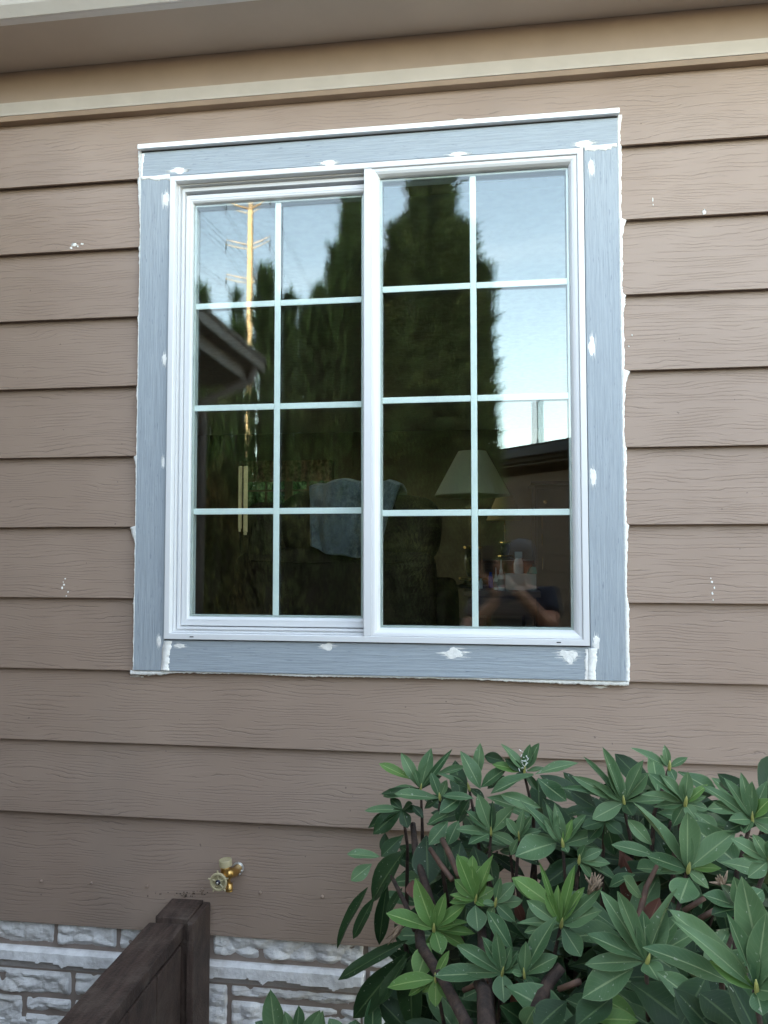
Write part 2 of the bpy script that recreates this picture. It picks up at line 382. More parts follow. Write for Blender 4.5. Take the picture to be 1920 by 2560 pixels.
for k in range(1, 12):
    z0 = zb(k) if k < 11 else 0.62
    z1 = (zb(k-1) if k > 1 else 2.962)
    z1e = z1+0.004 if k > 1 else z1
    if k == 11: z1 = zb(10)-0.0; z1e = z1+0.004
    if k == 1:
        m = plank(XL, OX0-0.001, z0, z1e); m2 = plank(OX0-0.001, OX1+0.001, z0, z1e); m3 = plank(OX1+0.001, XR, z0, z1e)
        # middle piece is notched over the window: raise its bottom
        mm = MB(); mm.v = [(x, y, max(z, OZ1-0.02)) for x, y, z in m2.v]; mm.f = m2.f
        yy = [((max(z, OZ1-0.02)-z0)/0.232*TH, (max(z, OZ1-0.02)-z0)/0.232*TH+TH) for x, y, z in m2.v]
        mm.v = [(x, yy[i][0] if (i % 5) < 3 else yy[i][0]+BT, z) for i, (x, y, z) in enumerate(mm.v)]
        m.add(mm.v, mm.f); m.add(m3.v, m3.f)
        m.build('siding_plank', MAT['siding'], house)
    elif k <= 8:
        plank(XL, OX0-0.001, z0, z1e).build('siding_plank', MAT['siding'], house)
        plank(OX1+0.001, XR, z0, z1e).build('siding_plank', MAT['siding'], house)
    else:
        plank(XL, XR, z0, z1e).build('siding_plank', MAT['siding'], house)
# wall core behind the planks, with the opening
core = MB()
core.box((XL, 0.024, 0), (HX0, 0.15, 3.1)); core.box((HX1, 0.024, 0), (XR, 0.15, 3.1))
core.box((HX0, 0.024, 0), (HX1, 0.15, HZ0)); core.box((HX0, 0.024, HZ1), (HX1, 0.15, 3.1))
# nail heads of the lowest board
for px, py in [(103, 2203), (228, 2208), (367, 2216), (505, 2224), (650, 2232), (805, 2242)]:
    p = at(px, py, 0.003); MB().lathe([(0.0005, -0.003), (0.0032, -0.0028), (0.0042, -0.001), (0.0042, 0.003)], (p.x, p.y, p.z), (0, 1, 0), 10).build('nail_head', MAT['siding'], house, smooth=True)
# eave
zs0 = at(0, 305, -.008).z; zs1 = at(0, 292, -.012).z
mv = MB(); mv.hexa([(XL, -0.008, zs0), (XR, -0.008, zs0), (XR, 0.02, zs0), (XL, 0.02, zs0), (XL, -0.012, zs1), (XR, -0.012, zs1), (XR, 0.02, zs1), (XL, 0.02, zs1)])
mv.build('trim_strip', MAT['strip'], house, bevel=0.001)
cm = MB(); zc_ = at(0, 259, -.022).z; prof = [(0.02, zs1+.0005), (-0.0135, zs1+.0005), (-0.0145, zs1+.006), (-0.017, zs1+.014), (-0.0195, zs1+.022), (-0.022, zc_-.004), (-0.022, zc_), (0.02, zc_)]
xs = np.linspace(XL, XR, 60)
vs = [(x, y+0.0008*noise.noise(Vector((x*3, y*9, z*9))), z+0.0012*noise.noise(Vector((x*2, z*7, 1)))) for x in xs for y, z in prof]; npf = len(prof)
fs = [(i*npf+k, i*npf+(k+1) % npf, (i+1)*npf+(k+1) % npf, (i+1)*npf+k) for i in range(len(xs)-1) for k in range(npf)]
cm.add(vs, fs); cm.build('crown_moulding', MAT['cream'], house)
SZ_ = at(0, 182, -.016).z; MB().box((XL, -0.016, zc_+.0005), (XR, 0.02, SZ_-.0003)).build('frieze_board', MAT['frieze'], house, bevel=0.002)
MB().box((XL, -0.205, SZ_), (XR, 0.15, SZ_+.012)).build('soffit', MAT['soffit'], house)
MB().box((XL, -0.228, SZ_-.004), (XR, -0.2055, 3.27)).build('fascia_board', MAT['gutter'], house, bevel=0.002)
gt = MB(); gp = [(-0.2285, 3.25), (-0.2285, SZ_-.004), (-0.236, SZ_-.006), (-0.262, SZ_+.010), (-0.290, SZ_+.036), (-0.312, SZ_+.066), (-0.322, SZ_+.095), (-0.335, SZ_+.115), (-0.335, 3.25), (-0.330, 3.25), (-0.330, SZ_+.117), (-0.317, SZ_+.097), (-0.307, SZ_+.068), (-0.286, SZ_+.040), (-0.259, SZ_+.015), (-0.236, SZ_), (-0.2335, 3.25)]
n_ = len(gp); gt.add([(XL, y, z) for y, z in gp]+[(XR, y, z) for y, z in gp], [tuple(range(n_)), tuple(range(2*n_-1, n_-1, -1))]+[(i, (i+1) % n_, (i+1) % n_+n_, i+n_) for i in range(n_)])
gt.build('gutter', MAT['gutter'], house)
roofm = simple('roof_shingle', (0.06, 0.055, 0.05), 0.9, var=0.3, scale=8, bmp=0.5)
HD = 7.2
rf = MB(); R0z = 3.27; RZ = 3.27+(HD/2+0.35)*0.70
rf.hexa([(XL-.3, -0.36, R0z), (XR+.3, -0.36, R0z), (XR+.3, HD/2, RZ), (XL-.3, HD/2, RZ), (XL-.3, -0.36, R0z+.05), (XR+.3, -0.36, R0z+.05), (XR+.3, HD/2, RZ+.05), (XL-.3, HD/2, RZ+.05)])
rf.hexa([(XL-.3, HD/2, RZ), (XR+.3, HD/2, RZ), (XR+.3, HD+.36, R0z), (XL-.3, HD+.36, R0z), (XL-.3, HD/2, RZ+.05), (XR+.3, HD/2, RZ+.05), (XR+.3, HD+.36, R0z+.05), (XL-.3, HD+.36, R0z+.05)])
rf.build('roof', roofm, house)
sm_plain = simple('rear_siding', (0.25, 0.2, 0.17), 0.6)
gb = MB()
for x in (XL, XR): gb.add([(x-.05, 0.16, 3.0), (x-.05, HD, 3.0), (x-.05, HD/2, RZ-.03), (x+.05, 0.16, 3.0), (x+.05, HD, 3.0), (x+.05, HD/2, RZ-.03)], [(0, 1, 2), (5, 4, 3), (0, 3, 4, 1), (1, 4, 5, 2), (2, 5, 3, 0)])
gb.build('gable', sm_plain, house)
# interior shell
plaster = simple('interior_paint', (0.20, 0.15, 0.10), 0.85, var=0.06, scale=2)
carpet = simple('carpet', (0.16, 0.13, 0.10), 0.95, var=0.2, scale=40)
ceilm = simple('ceiling_paint', (0.42, 0.38, 0.32), 0.9)
FL, CE = 0.85, 3.10; IX0, IX1, IY1 = -3.6, 1.25, 7.0
core.build('wall', sm_plain, house)
MB().box((IX0, 0.151, FL-.1), (IX1, IY1, FL)).build('floor', carpet, house)
MB().box((XL, 0.151, CE), (XR, HD, CE+.02)).build('ceiling', ceilm, house)
iw = MB(); iw.box((IX0-.1, 0.151, 0), (IX0, 3.7, CE)); iw.box((IX0-.1, 5.6, 0), (IX0, HD, CE)); iw.box((IX0-.1, 3.7, 0), (IX0, 5.6, .87)); iw.box((IX1, 0.151, 0), (IX1+.1, HD, CE))
fa, fb = at(603, 1166, IY1), at(800, 1295, IY1)    # far window opening
WX0, WX1, WZ0, WZ1 = fa.x, fb.x+0.12, 1.95, fa.z
iw.box((IX0, IY1, 0), (WX0, IY1+.15, CE)); iw.box((WX1, IY1, 0), (IX1, IY1+.15, CE)); iw.box((WX0, IY1, 0), (WX1, IY1+.15, WZ0)); iw.box((WX0, IY1, WZ1), (WX1, IY1+.15, CE))
iw.build('interior_wall', plaster, house)
MB().box((XR-.1, 0.151, 0), (XR, HD, CE-.002)).build('side_wall', sm_plain, house)
sw = MB(); sw.box((XL, 0.151, 0), (XL+.1, 3.7, CE-.002)); sw.box((XL, 5.6, 0), (XL+.1, HD, CE-.002)); sw.box((XL, 3.7, 0), (XL+.1, 5.6, .87)); sw.build('side_wall', sm_plain, house)
sdr = MB()
for y_ in (3.7, 4.6, 5.53): sdr.box((XL+.02, y_, .871), (XL+.08, y_+.07, CE-.003))
sdr.box((XL+.02, 3.771, .871), (XL+.08, 4.599, .93)); sdr.box((XL+.02, 4.671, .871), (XL+.08, 5.529, .93)); sdr.build('added_door', MAT['vinyl'], house)  # unseen door opening, added to let more light into the room
# drywall around the window inside
dr = MB(); dr.ring(HX0-0.0, HX1+0.0, HZ0-0.0, HZ1+0.0, [(0.0, 0.10), (0.0, 0.151), (-0.06, 0.153), (-0.06, 0.165), (0.004, 0.165), (0.004, 0.10)])
# ---- stone footing
MB().box((XL, 0.030, 0), (XR, 0.12, 0.622)).build('mortar_bed', MAT['mortar'], house)
def stone(a, b, c, d, rowtop=None, ledge=0.0):
    """stone from pixel left/right x, top/bottom y"""
    pass
def make_stone(x0, x1, z0, z1, prot=0.0, seed=0):
    nx = max(8, int((x1-x0)/0.0048)); nz = max(8, int((z1-z0)/0.0038)); m = MB(); m.chip = []; vs = []
    Hh = z1-z0
    for j in range(nz+1):
        for i in range(nx+1):
            u = i/nx; v = j/nz; x = x0+(x1-x0)*u; z = z0+Hh*v
            e = min(1, min(u*(x1-x0), (1-u)*(x1-x0))/0.006); et = min(1, (1-v)*Hh/0.007)
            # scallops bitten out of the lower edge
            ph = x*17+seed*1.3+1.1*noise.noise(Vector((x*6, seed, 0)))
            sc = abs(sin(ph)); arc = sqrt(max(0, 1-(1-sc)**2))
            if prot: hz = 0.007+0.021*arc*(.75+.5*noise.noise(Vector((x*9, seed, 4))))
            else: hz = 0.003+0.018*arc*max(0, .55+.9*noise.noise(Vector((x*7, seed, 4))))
            zz_ = z-z0
            F = noise.voronoi(Vector((x*15+seed*5, seed*2.0, z*24)))[0]
            F2 = noise.voronoi(Vector((x*80+seed*5, seed*2.0, z*100)))[0]
            if prot:
                f = prot*(1-.10*v)+0.0022*fbm((x*26, seed, z*22), 3)-.0025*F[0]
                lip = 1 if zz_ >= hz else (0.25+.30*(zz_/hz))
                f *= lip
            else:
                f = 0.015+0.0085*fbm((x*15, seed*2.0, z*21), 4)+0.011*(F[1]-F[0])+.0008*(F2[1]-F2[0])-0.008*F[0]
                lip = 1 if zz_ >= hz else (0.30+.55*zz_/hz)
                f = f*lip
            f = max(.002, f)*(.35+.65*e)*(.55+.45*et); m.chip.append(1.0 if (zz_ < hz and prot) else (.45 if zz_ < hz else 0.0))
            vs.append((x, 0.030-f, z))
    fs = [(j*(nx+1)+i, j*(nx+1)+i+1, (j+1)*(nx+1)+i+1, (j+1)*(nx+1)+i) for j in range(nz) for i in range(nx)]
    nb = len(vs); vs += [(x, 0.04, z) for x, z in ((x0, z0), (x1, z0), (x1, z1), (x0, z1))]
    m.add(vs, fs)
    bl = [i for i in range(nx+1)]; tl = [nz*(nx+1)+i for i in range(nx+1)]
    lf = [j*(nx+1) for j in range(nz+1)]; rg = [j*(nx+1)+nx for j in range(nz+1)]
    m.f.append(tuple([nb]+[nb+1]+bl[::-1])); m.f.append(tuple([nb+2]+[nb+3]+tl)); m.f.append(tuple([nb+3, nb]+lf)); m.f.append(tuple([nb+1, nb+2]+rg[::-1]))
    return m
def px2x(px, py): return at(px, py, 0.012).x
def px2z(px, py): return at(px, py, 0.012).z
G = 0.011
zr1 = (px2z(800, 2414)+0.0, 0.6195)
rows = {}
z1b = px2z(700, 2408); z2t = z1b-0.009; z2b = px2z(650, 2466)-0.004; z3t = z2b-0.006; z3m = px2z(700, 2514); z4t = z3m-0.010; z4b = z4t-0.075
# first course
xj = [px2x(-230, 2330), px2x(-70, 2330), px2x(135, 2330), px2x(291, 2350), px2x(525, 2380), px2x(913, 2400), px2x(1190, 2400), px2x(1500, 2400)]
xj = [xj[0]-0.6, xj[0]-.3]+xj+[xj[-1]+.33, xj[-1]+.7, xj[-1]+1.1]
STN = []
for i in range(len(xj)-1): STN.append((xj[i]+G/2, xj[i+1]-G/2, z1b, 0.6195, 0.0))
# ledge course
xl = [-2.6, -1.9, px2x(-60, 2400), px2x(500, 2450), px2x(918, 2440), 0.75, 1.5, 2.2]
for i in range(len(xl)-1): STN.append((xl[i]+G/2, xl[i+1]-G/2, z2b, z2t, 0.030))
# third and fourth
zl3 = px2z(0, 2488)
xa = px2x(178, 2450); xb = px2x(55, 2520); xc = px2x(570, 2490)
zq = px2z(100, 2491); zp = zq-.009; STN += [(xa-0.44, xa-G/2, zq, z3t, 0), (xa+G/2, xc-0.08, zq, z3t, 0), (xb-0.25, xb-G/2, zp-.11, zp, 0), (xb+G/2, xa-G/2+.0, zp-0.038, zp, 0), (xb+G/2, xa-G/2, zp-.11, zp-0.047, 0), (xa+G/2, xc-.08, zp-.11, zp, 0),
        (xc-0.07, xc-G/2, z4b, z3t, 0), (xc+G/2, px2x(900, 2500), z3m+.008, z3t, 0), (xc+G/2, px2x(900, 2500), z4b, z3m-.003, 0)]
x = px2x(900, 2500)
for w in (0.28, .2, .33, .3, .25): STN += [(x+G/2, x+w-G/2, z3m+.004, z3t, 0), (x+G/2, x+w-G/2, z4b, z3m-.006, 0)]; x += w
x = xa-0.44
for w in (.3, .25, .35): STN += [(x-w+G/2, x-G/2, z3m+.004, z3t, 0), (x-w+G/2, x-G/2, z4b, z3m-.006, 0)]; x -= w
z = z4b-G
for r_ in range(3):
    x = -2.4+0.1*r_
    while x < 2.2:
        w = random.uniform(.18, .4); STN.append((x+G/2, x+w-G/2, z-0.085, z, 0)); x += w
    z -= 0.085+G
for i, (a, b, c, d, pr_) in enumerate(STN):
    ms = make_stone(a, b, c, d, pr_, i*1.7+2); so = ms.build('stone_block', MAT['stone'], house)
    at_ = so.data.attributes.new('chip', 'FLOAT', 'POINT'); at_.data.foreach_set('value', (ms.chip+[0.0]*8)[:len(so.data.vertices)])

# ------------------------------------------------------------------ window (part of the house)
win = empty('window', (0, 0, 0), house); win['label'] = 'white vinyl sliding window with colonial grilles'
BX0, BX1, BZ0, BZ1 = -0.7342, 0.4240, 1.4250, 2.7475
fr = MB()
fr.ring(BX0, BX1, BZ0, BZ1, [(0.0, 0.06), (0.0, -0.0165), (0.0012, -0.018), (0.0150, -0.018), (0.0165, -0.0165), (0.0170, -0.008), (0.0172, 0.10)])
ML, MR = -0.1692, -0.1475
fr.build('frame', MAT['vinyl'], win)
MB().box((ML, -0.0165, BZ0+0.017), (MR, 0.075, BZ1-0.017)).build('mullion', MAT['vinyl'], win, bevel=0.0012)
tk = MB()
LX0, LX1, LZ0, LZ1 = BX0+0.0172, ML, BZ0+0.0172, BZ1-0.0172
def ring4(m, x0, x1, z0, z1, prof):
    """profile entries: (left, right, bottom, top inset, y)"""
    vs = []
    for l, r, b, t, y in prof: vs += [(x0+l, y, z0+b), (x1-r, y, z0+b), (x1-r, y, z1-t), (x0+l, y, z1-t)]
    fs = [(i*4+k, i*4+(k+1) % 4, (i+1)*4+(k+1) % 4, (i+1)*4+k) for i in range(len(prof)-1) for k in range(4)]
    return m.add(vs, fs)
ring4(tk, LX0, LX1, LZ0, LZ1, [(0, 0, 0, 0, 0.004), (.001, 0, .001, .001, 0.002), (.005, 0, .004, .004, 0.002), (.006, 0, .005, .005, 0.016), (.009, 0, .008, .008, 0.016), (.010, 0, .009, .009, 0.010), (.0165, 0, .015, .018, 0.010), (.0175, 0, .016, .019, 0.03), (.0185, 0, .017, .020, 0.075)])
tk.build('sash_track', MAT['vinyl'], win)
sa = MB()
SX0, SX1, SZ0, SZ1 = LX0+0.0185, ML+0.004, LZ0+0.018, LZ1-0.026
ring4(sa, SX0, SX1, SZ0, SZ1, [(0, 0, 0, 0, 0.07), (0, 0, 0, 0, 0.0185), (.001, .001, .001, .001, 0.017), (.012, .004, .014, .012, 0.017), (.0125, .0045, .0145, .0125, 0.0183), (.0135, .005, .0155, .0135, 0.017), (.017, .008, .019, .018, 0.0175), (.0195, .011, .0225, .022, .021), (.0205, .0135, .0245, .0245, 0.028), (.0205, .0135, .0245, .0245, 0.070)])
sa.build('sash', MAT['vinyl'], win)
GLX0, GLX1, GLZ0, GLZ1 = SX0+.0205, SX1-.0135, SZ0+.0245, SZ1-.0245
bd = MB()
RX0, RX1, RZ0, RZ1 = MR, BX1-.0172, BZ0+.0172, BZ1-.0172
bd.ring(RX0, RX1, RZ0, RZ1, [(0, -0.004), (0, -0.0125), (.001, -0.0138), (.008, -0.0125), (.014, -0.0085), (.0185, -0.001), (.0205, 0.006), (.0205, 0.06)])
bd.build('glazing_bead', MAT['vinyl'], win)
GRX0, GRX1, GRZ0, GRZ1 = RX0+.0205, RX1-.0205, RZ0+.0205, RZ1-.0205
def pane(x0, x1, z0, z1, y, mat, rx=0, rz=0):
    cx_, cz_ = (x0+x1)/2, (z0+z1)/2; w, h = (x1-x0)/2, (z1-z0)/2
    o = MB().box((-w, -0.0015, -h), (w, 0.0015, h)).build('glass_pane', mat, win); o.location = (cx_, y, cz_); o.rotation_euler = (radians(rx), 0, radians(rz)); return o
pane(GLX0, GLX1, GLZ0, GLZ1, .0295, MAT['glass_out'], 0.02, 0.0); pane(GLX0, GLX1, GLZ0, GLZ1, .0480, MAT['glass_in'], -0.14, 0.05)
pane(GRX0, GRX1, GRZ0, GRZ1, .0085, MAT['glass_out'], 0.0, 0.02); pane(GRX0, GRX1, GRZ0, GRZ1, .0270, MAT['glass_in'], -0.03, 0.26)
for (x0, x1, z0, z1, y) in ((GLX0, GLX1, GLZ0, GLZ1, .032), (GRX0, GRX1, GRZ0, GRZ1, .011)):
    MB().ring(x0, x1, z0, z1, [(.0, y), (.0045, y), (.0055, y+.001), (.0055, y+.012), (0, y+.012)]).build('spacer_bar', MAT['spacer'], win)
    w = 0.0085; xm = (x0+x1)/2
    zz = [z0+(z1-z0)*k/4 for k in range(1, 4)]
    vb = MB(); vb.hexa([(xm-w, y+.003, z0), (xm+w, y+.003, z0), (xm+w, y+.009, z0), (xm-w, y+.009, z0), (xm-w, y+.003, z1), (xm+w, y+.003, z1), (xm+w, y+.009, z1), (xm-w, y+.009, z1)])
    vb.build('grille_bar', MAT['grille'], win, bevel=.0014)
    for z in zz:
        for a, b in ((x0, xm-w-.0003), (xm+w+.0003, x1)):
            MB().box((a, y+.0035, z-w), (b, y+.0085, z+w)).build('grille_bar', MAT['grille'], win, bevel=.0014)
for px, py in ((479, 1592), (1397, 1606)):
    p = at(px, py, -.018); MB().box((p.x-.0055, -.0187, p.z-.0014), (p.x+.0055, -.0175, p.z+.0014)).build('weep_hole', MAT['dark'], win)
gk = MB(); gk.ring(BX0-.0022, BX1+.0022, BZ0-.0026, BZ1+.0005, [(0, -0.004), (0.0, -.0062), (.0024, -.0062), (.0024, 0.02)]); gk.build('gasket', MAT['rubber'], win)
# inner casing of the window
dr.build('drywall_return', plaster, win)

# ------------------------------------------------------------------ trim boards, flashing, caulk, putty
trim = empty('window_trim', (0, 0, 0), house); trim['label'] = 'blue-grey primed boards around the window, patched with white putty'
TF = -0.0075
def board(x0, x1, z0, z1, mat):
    m = MB(); 
    if x1-x0 > z1-z0:
        xs = np.linspace(x0, x1, 20); w = [(0.0006*noise.noise(Vector((x*3, z0, 1))), 0.0006*noise.noise(Vector((x*3, z1, 2)))) for x in xs]
        ring = [[(x, TF, z0+a), (x, TF, z1+b), (x, 0.02, z1+b), (x, 0.02, z0+a)] for x, (a, b) in zip(xs, w)]
    else:
        zs = np.linspace(z0, z1, 20); ring = [[(x0+0.0006*noise.noise(Vector((z*3, x0, 1))), TF, z), (x1, TF, z), (x1, 0.02, z), (x0, 0.02, z)] for z in zs]
    vs = [p for r in ring for p in r]; n_ = len(ring)
    fs = [(i*4+k, i*4+(k+1) % 4, (i+1)*4+(k+1) % 4, (i+1)*4+k) for i in range(n_-1) for k in range(4)]+[(3, 2, 1, 0), tuple((n_-1)*4+k for k in range(4))]
    m.add(vs, fs); return m.build('trim_board', mat, trim, bevel=.0015)
bzt, bzb = 2.7525, 1.4215
board(OX0, OX1, bzt+.001, OZ1, MAT['primH'])
board(OX0, -0.7368, OZ0, bzt-.0005, MAT['primV']); board(0.4268, OX1, OZ0, bzt-.0005, MAT['primV'])
board(-0.7355, 0.4255, OZ0, bzb, MAT['primH'])
ff = MB(); ff.box((OX0-.005, -0.0215, 2.8335), (OX1+.004, 0.012, 2.8455)); ff.hexa([(OX0-.005, -.0215, 2.8456), (OX1+.004, -.0215, 2.8456), (OX1+.004, .008, 2.8456), (OX0-.005, .008, 2.8456), (OX0-.005, -.019, 2.848), (OX1+.004, -.019, 2.848), (OX1+.004, .006, 2.852), (OX0-.005, .006, 2.852)])
ff.build('drip_cap', MAT['drip'], trim)
MB().box((OX0, -0.0055, 2.8285), (OX1, 0.012, 2.8333)).build('flashing_gap', MAT['rubber'], trim)

def ragged_strip(pts, edge, y, thick, parent=trim, name='caulk_bead', dens=0.0022, rough=1.0):
    """pts: list of (t, inner, outer) along z if edge='v' or x if 'h'; ragged outer edge"""
    ts = np.arange(pts[0][0], pts[-1][0], dens if pts[-1][0] > pts[0][0] else -dens)
    T = [p[0] for p in pts]; 
    vs = []; m = MB()
    for t in ts:
        inn = np.interp(t, T, [p[1] for p in pts]); out = np.interp(t, T, [p[2] for p in pts])
        s_ = 1 if out > inn else -1
        r = 0.0022*fbm((t*70, y*50+inn*9, 5), 4)+0.0028*max(0, noise.noise(Vector((t*330, inn*5, 9))))*(1 if noise.noise(Vector((t*17, 3, inn))) > -0.1 else 0.2)
        out = out + s_*r*rough
        yy = y+0.0007*noise.noise(Vector((t*120, 8, 1)))
        q = [(inn, y+thick), (inn, yy-0.0006), ((inn+out)/2, yy-0.0012), (out-s_*0.0006, yy-.0002), (out, y+thick)]
        vs += [(a, b, t) if edge == 'v' else (t, b, a) for a, b in q]
    k = 5; nn = len(ts)
    fs = [(i*k+j, i*k+j+1, (i+1)*k+j+1, (i+1)*k+j) for i in range(nn-1) for j in range(k-1)]
    fs += [tuple(range(k)), tuple((nn-1)*k+j for j in range(k-1, -1, -1))]
    m.add(vs, fs); return m.build(name, MAT['putty'], parent, smooth=True)
def planklaps():
    return [zb(k) for k in range(1, 9)]
def side_pts(xin, s, base):
    pts = []; z = OZ0-.002
    pts.append((z, xin, xin+s*base))
    for zl in sorted(planklaps()):
        if zl < OZ0+.01 or zl > OZ1: continue
        w = random.choice((0.05, .2, .5, .8, 1.1))*random.uniform(.6, 1.2)
        pts += [(zl-.045, xin, xin+s*base), (zl-.022, xin, xin+s*(base+.006*w)), (zl-.003, xin, xin+s*(base+.012*w)), (zl+.002, xin, xin+s*(base*0.8)), (zl+.03, xin, xin+s*base*random.uniform(.5, 1))]
    pts.append((2.838, xin, xin+s*base*1.3)); return pts
ragged_strip(side_pts(OX1+.0004, 1, .0105), 'v', -0.0018, .02)
lp = side_pts(OX0-.0004, -1, .0045)
lp = [(t, a, b-(0.006 if t > 2.66 else 0.004 if 1.35 < t < 1.40 else 0)) for t, a, b in lp]
ragged_strip(lp, 'v', -0.0018, .02)
ragged_strip([(OX0-.012, OZ0-.001, OZ0-.014), (-.76, OZ0-.001, OZ0-.013), (-.70, OZ0-.001, OZ0-.006), (-.5, OZ0-.001, OZ0-.0045), (-.35, OZ0-.001, OZ0-.0085), (-.2, OZ0-.001, OZ0-.0065), (0.1, OZ0-.001, OZ0-.0055), (.3, OZ0-.001, OZ0-.0105), (.45, OZ0-.001, OZ0-.013), (OX1+.010, OZ0-.001, OZ0-.012)], 'h', -0.0008, .02)
ragged_strip([(-.55, 2.852, 2.8535), (-.4, 2.852, 2.855), (-.25, 2.852, 2.854), (-.1, 2.852, 2.8565), (.0, 2.852, 2.859), (.2, 2.852, 2.856), (.35, 2.852, 2.857), (.51, 2.852, 2.8545)], 'h', 0.0015, .02, rough=.6)
# over the top-left end of the head board, wiped onto the board
ragged_strip([(2.752, -.8272, -.822), (2.79, -.8272, -.8215), (2.826, -.8272, -.8175)], 'v', TF-.0006, .003)
ragged_strip([(1.345, -.8272, -.8262), (2.3, -.8272, -.8262), (2.72, -.8272, -.8262)], 'v', TF-.0006, .003, rough=.4)
# joints between boards
ragged_strip([(-.825, 2.7575, 2.7475), (-.79, 2.756, 2.7465), (-.738, 2.7585, 2.746)], 'h', TF-.0008, .004)
ragged_strip([(-.80, 2.752, 2.7445), (-.738, 2.752, 2.741)], 'h', TF-.0005, .003, rough=1.6)
ragged_strip([(.429, 2.756, 2.7465), (.47, 2.7555, 2.7475), (.514, 2.757, 2.7465)], 'h', TF-.0008, .004)
ragged_strip([(.43, 2.751, 2.743), (.50, 2.751, 2.741)], 'h', TF-.0005, .003, rough=1.6)
ragged_strip([(1.3365, -.7455, -.722), (1.37, -.742, -.722), (1.40, -.742, -.716), (1.418, -.736, -.714)], 'v', TF-.0009, .004, rough=2.0)
ragged_strip([(1.3365, .418, .4385), (1.37, .419, .4400), (1.395, .42, .443), (1.4185, .4205, .442)], 'v', TF-.0009, .004, rough=1.2)
ragged_strip([(1.3365, .4195, .413), (1.37, .4195, .412), (1.416, .42, .414)], 'v', TF-.0006, .003, rough=1.9)
def patch(px, py, w, h, y=TF, horiz=True, parent=trim, sp=1.0):
    """putty smear pulled along the grain: irregular dab with thin dragged streaks"""
    c = at(px, py, y); s = (c-CAM).length/FPX*1.0; W_, H_ = w*s/2, h*s/2; m = MB()
    a0 = random.uniform(0, 9); n_ = 40; ring = []; mid = []
    for k in range(n_):
        a = 2*pi*k/n_; ca, sa_ = cos(a), sin(a)
        r = 0.80+0.40*noise.noise(Vector((ca*1.3+a0, sa_*1.3, a0)))+.10*noise.noise(Vector((ca*5+a0, sa_*5, a0)))
        ring.append((c.x+ca*W_*r, c.z+sa_*H_*r)); mid.append((c.x+ca*W_*.55, c.z+sa_*H_*.55))
    vs = [(x, y+.0004, z) for x, z in ring]+[(x*.92+c.x*.08, y-.0004, z*.92+c.z*.08) for x, z in ring]+[(x, y-.0009-0.0004*random.random(), z) for x, z in mid]+[(c.x, y-.0010, c.z)]
    fs = []
    for k in range(n_):
        k2 = (k+1) % n_; fs += [(k, k2, n_+k2, n_+k), (n_+k, n_+k2, 2*n_+k2, 2*n_+k), (2*n_+k, 2*n_+k2, 3*n_)]
    m.add(vs, fs)
    ns = int(16*sp)+6 if w*h > 60 else 0
    for k in range(ns):
        t = random.gauss(0, .55); L_ = random.uniform(.25, .75); th = random.uniform(.02, .06); off_ = random.choice((-1, 1))*random.uniform(.45, .95)
        t = max(-1.0, min(1.0, t)); off_ *= sqrt(max(.1, 1-t*t))
        yy_ = y-.0003-.00003*k
        if horiz: P_ = [(c.x+(off_-L_)*W_, c.z+t*H_), (c.x+off_*W_, c.z+(t-th)*H_), (c.x+(off_+L_)*W_, c.z+(t+random.uniform(-.05, .05))*H_), (c.x+off_*W_, c.z+(t+th)*H_)]
        else: P_ = [(c.x+t*W_, c.z+(off_-L_)*H_), (c.x+(t+th)*W_, c.z+off_*H_), (c.x+t*W_, c.z+(off_+L_)*H_), (c.x+(t-th)*W_, c.z+off_*H_)]
        m.add([(x, yy_, z) for x, z in P_]+[(x, y+.0005, z) for x, z in P_], [(0, 1, 2, 3), (0, 4, 5, 1), (1, 5, 6, 2), (2, 6, 7, 3), (3, 7, 4, 0)])
    m.build('putty_patch', MAT['putty'], parent, smooth=False)
for a in [(445, 427, 40, 15), (820, 408, 42, 13), (1145, 386, 46, 12), (1458, 360, 46, 17)]: patch(*a)
for a in [(1478, 420, 17, 40), (1480, 865, 22, 52), (1482, 1190, 18, 54), (415, 497, 19, 38), (411, 898, 12, 32), (408, 1155, 9, 28), (397, 1602, 11, 30), (1492, 1605, 20, 40)]: patch(*a, horiz=False)
for a in [(450, 1614, 30, 12), (818, 1617, 40, 20), (1135, 1632, 60, 30), (1420, 1636, 54, 28), (1424, 1650, 26, 20)]: patch(*a)
# dabs on the siding (part of the house)
patch(1147, 302, 22, 9, y=.0045, parent=house)
for (px, py, w, h) in [(186, 612, 12, 8), (205, 610, 10, 5), (178, 620, 8, 6), (208, 626, 12, 4), (194, 616, 5, 5), (1742, 538, 34, 3.4), (1760, 530, 7, 12), (1632, 500, 3, 12), (1633, 512, 3, 5), (1580, 838, 5, 4), (1572, 866, 5, 4),
                       (1780, 1455, 7, 6), (1786, 1470, 4, 7), (1781, 1484, 5, 8), (1777, 1446, 3, 4), (1783, 1500, 4, 5), (160, 1462, 7, 5), (163, 1447, 4, 4), (155, 1470, 5, 8), (170, 1480, 4, 4), (166, 1490, 5, 3), (158, 1455, 3, 3), (340, 1690, 20, 5), (356, 1692, 12, 4), (372, 1688, 8, 5), (1500, 1718, 30, 6), (1540, 1712, 24, 4)]:
    z_ = at(px, py, 0).z; k = floor((ZT-z_)/S)+1; y_ = max(0, (z_-(ZT-k*S))/0.232*TH)-.0004
    patch(px, py, w, h, y=y_, parent=house, sp=1.6)
random.seed(11)
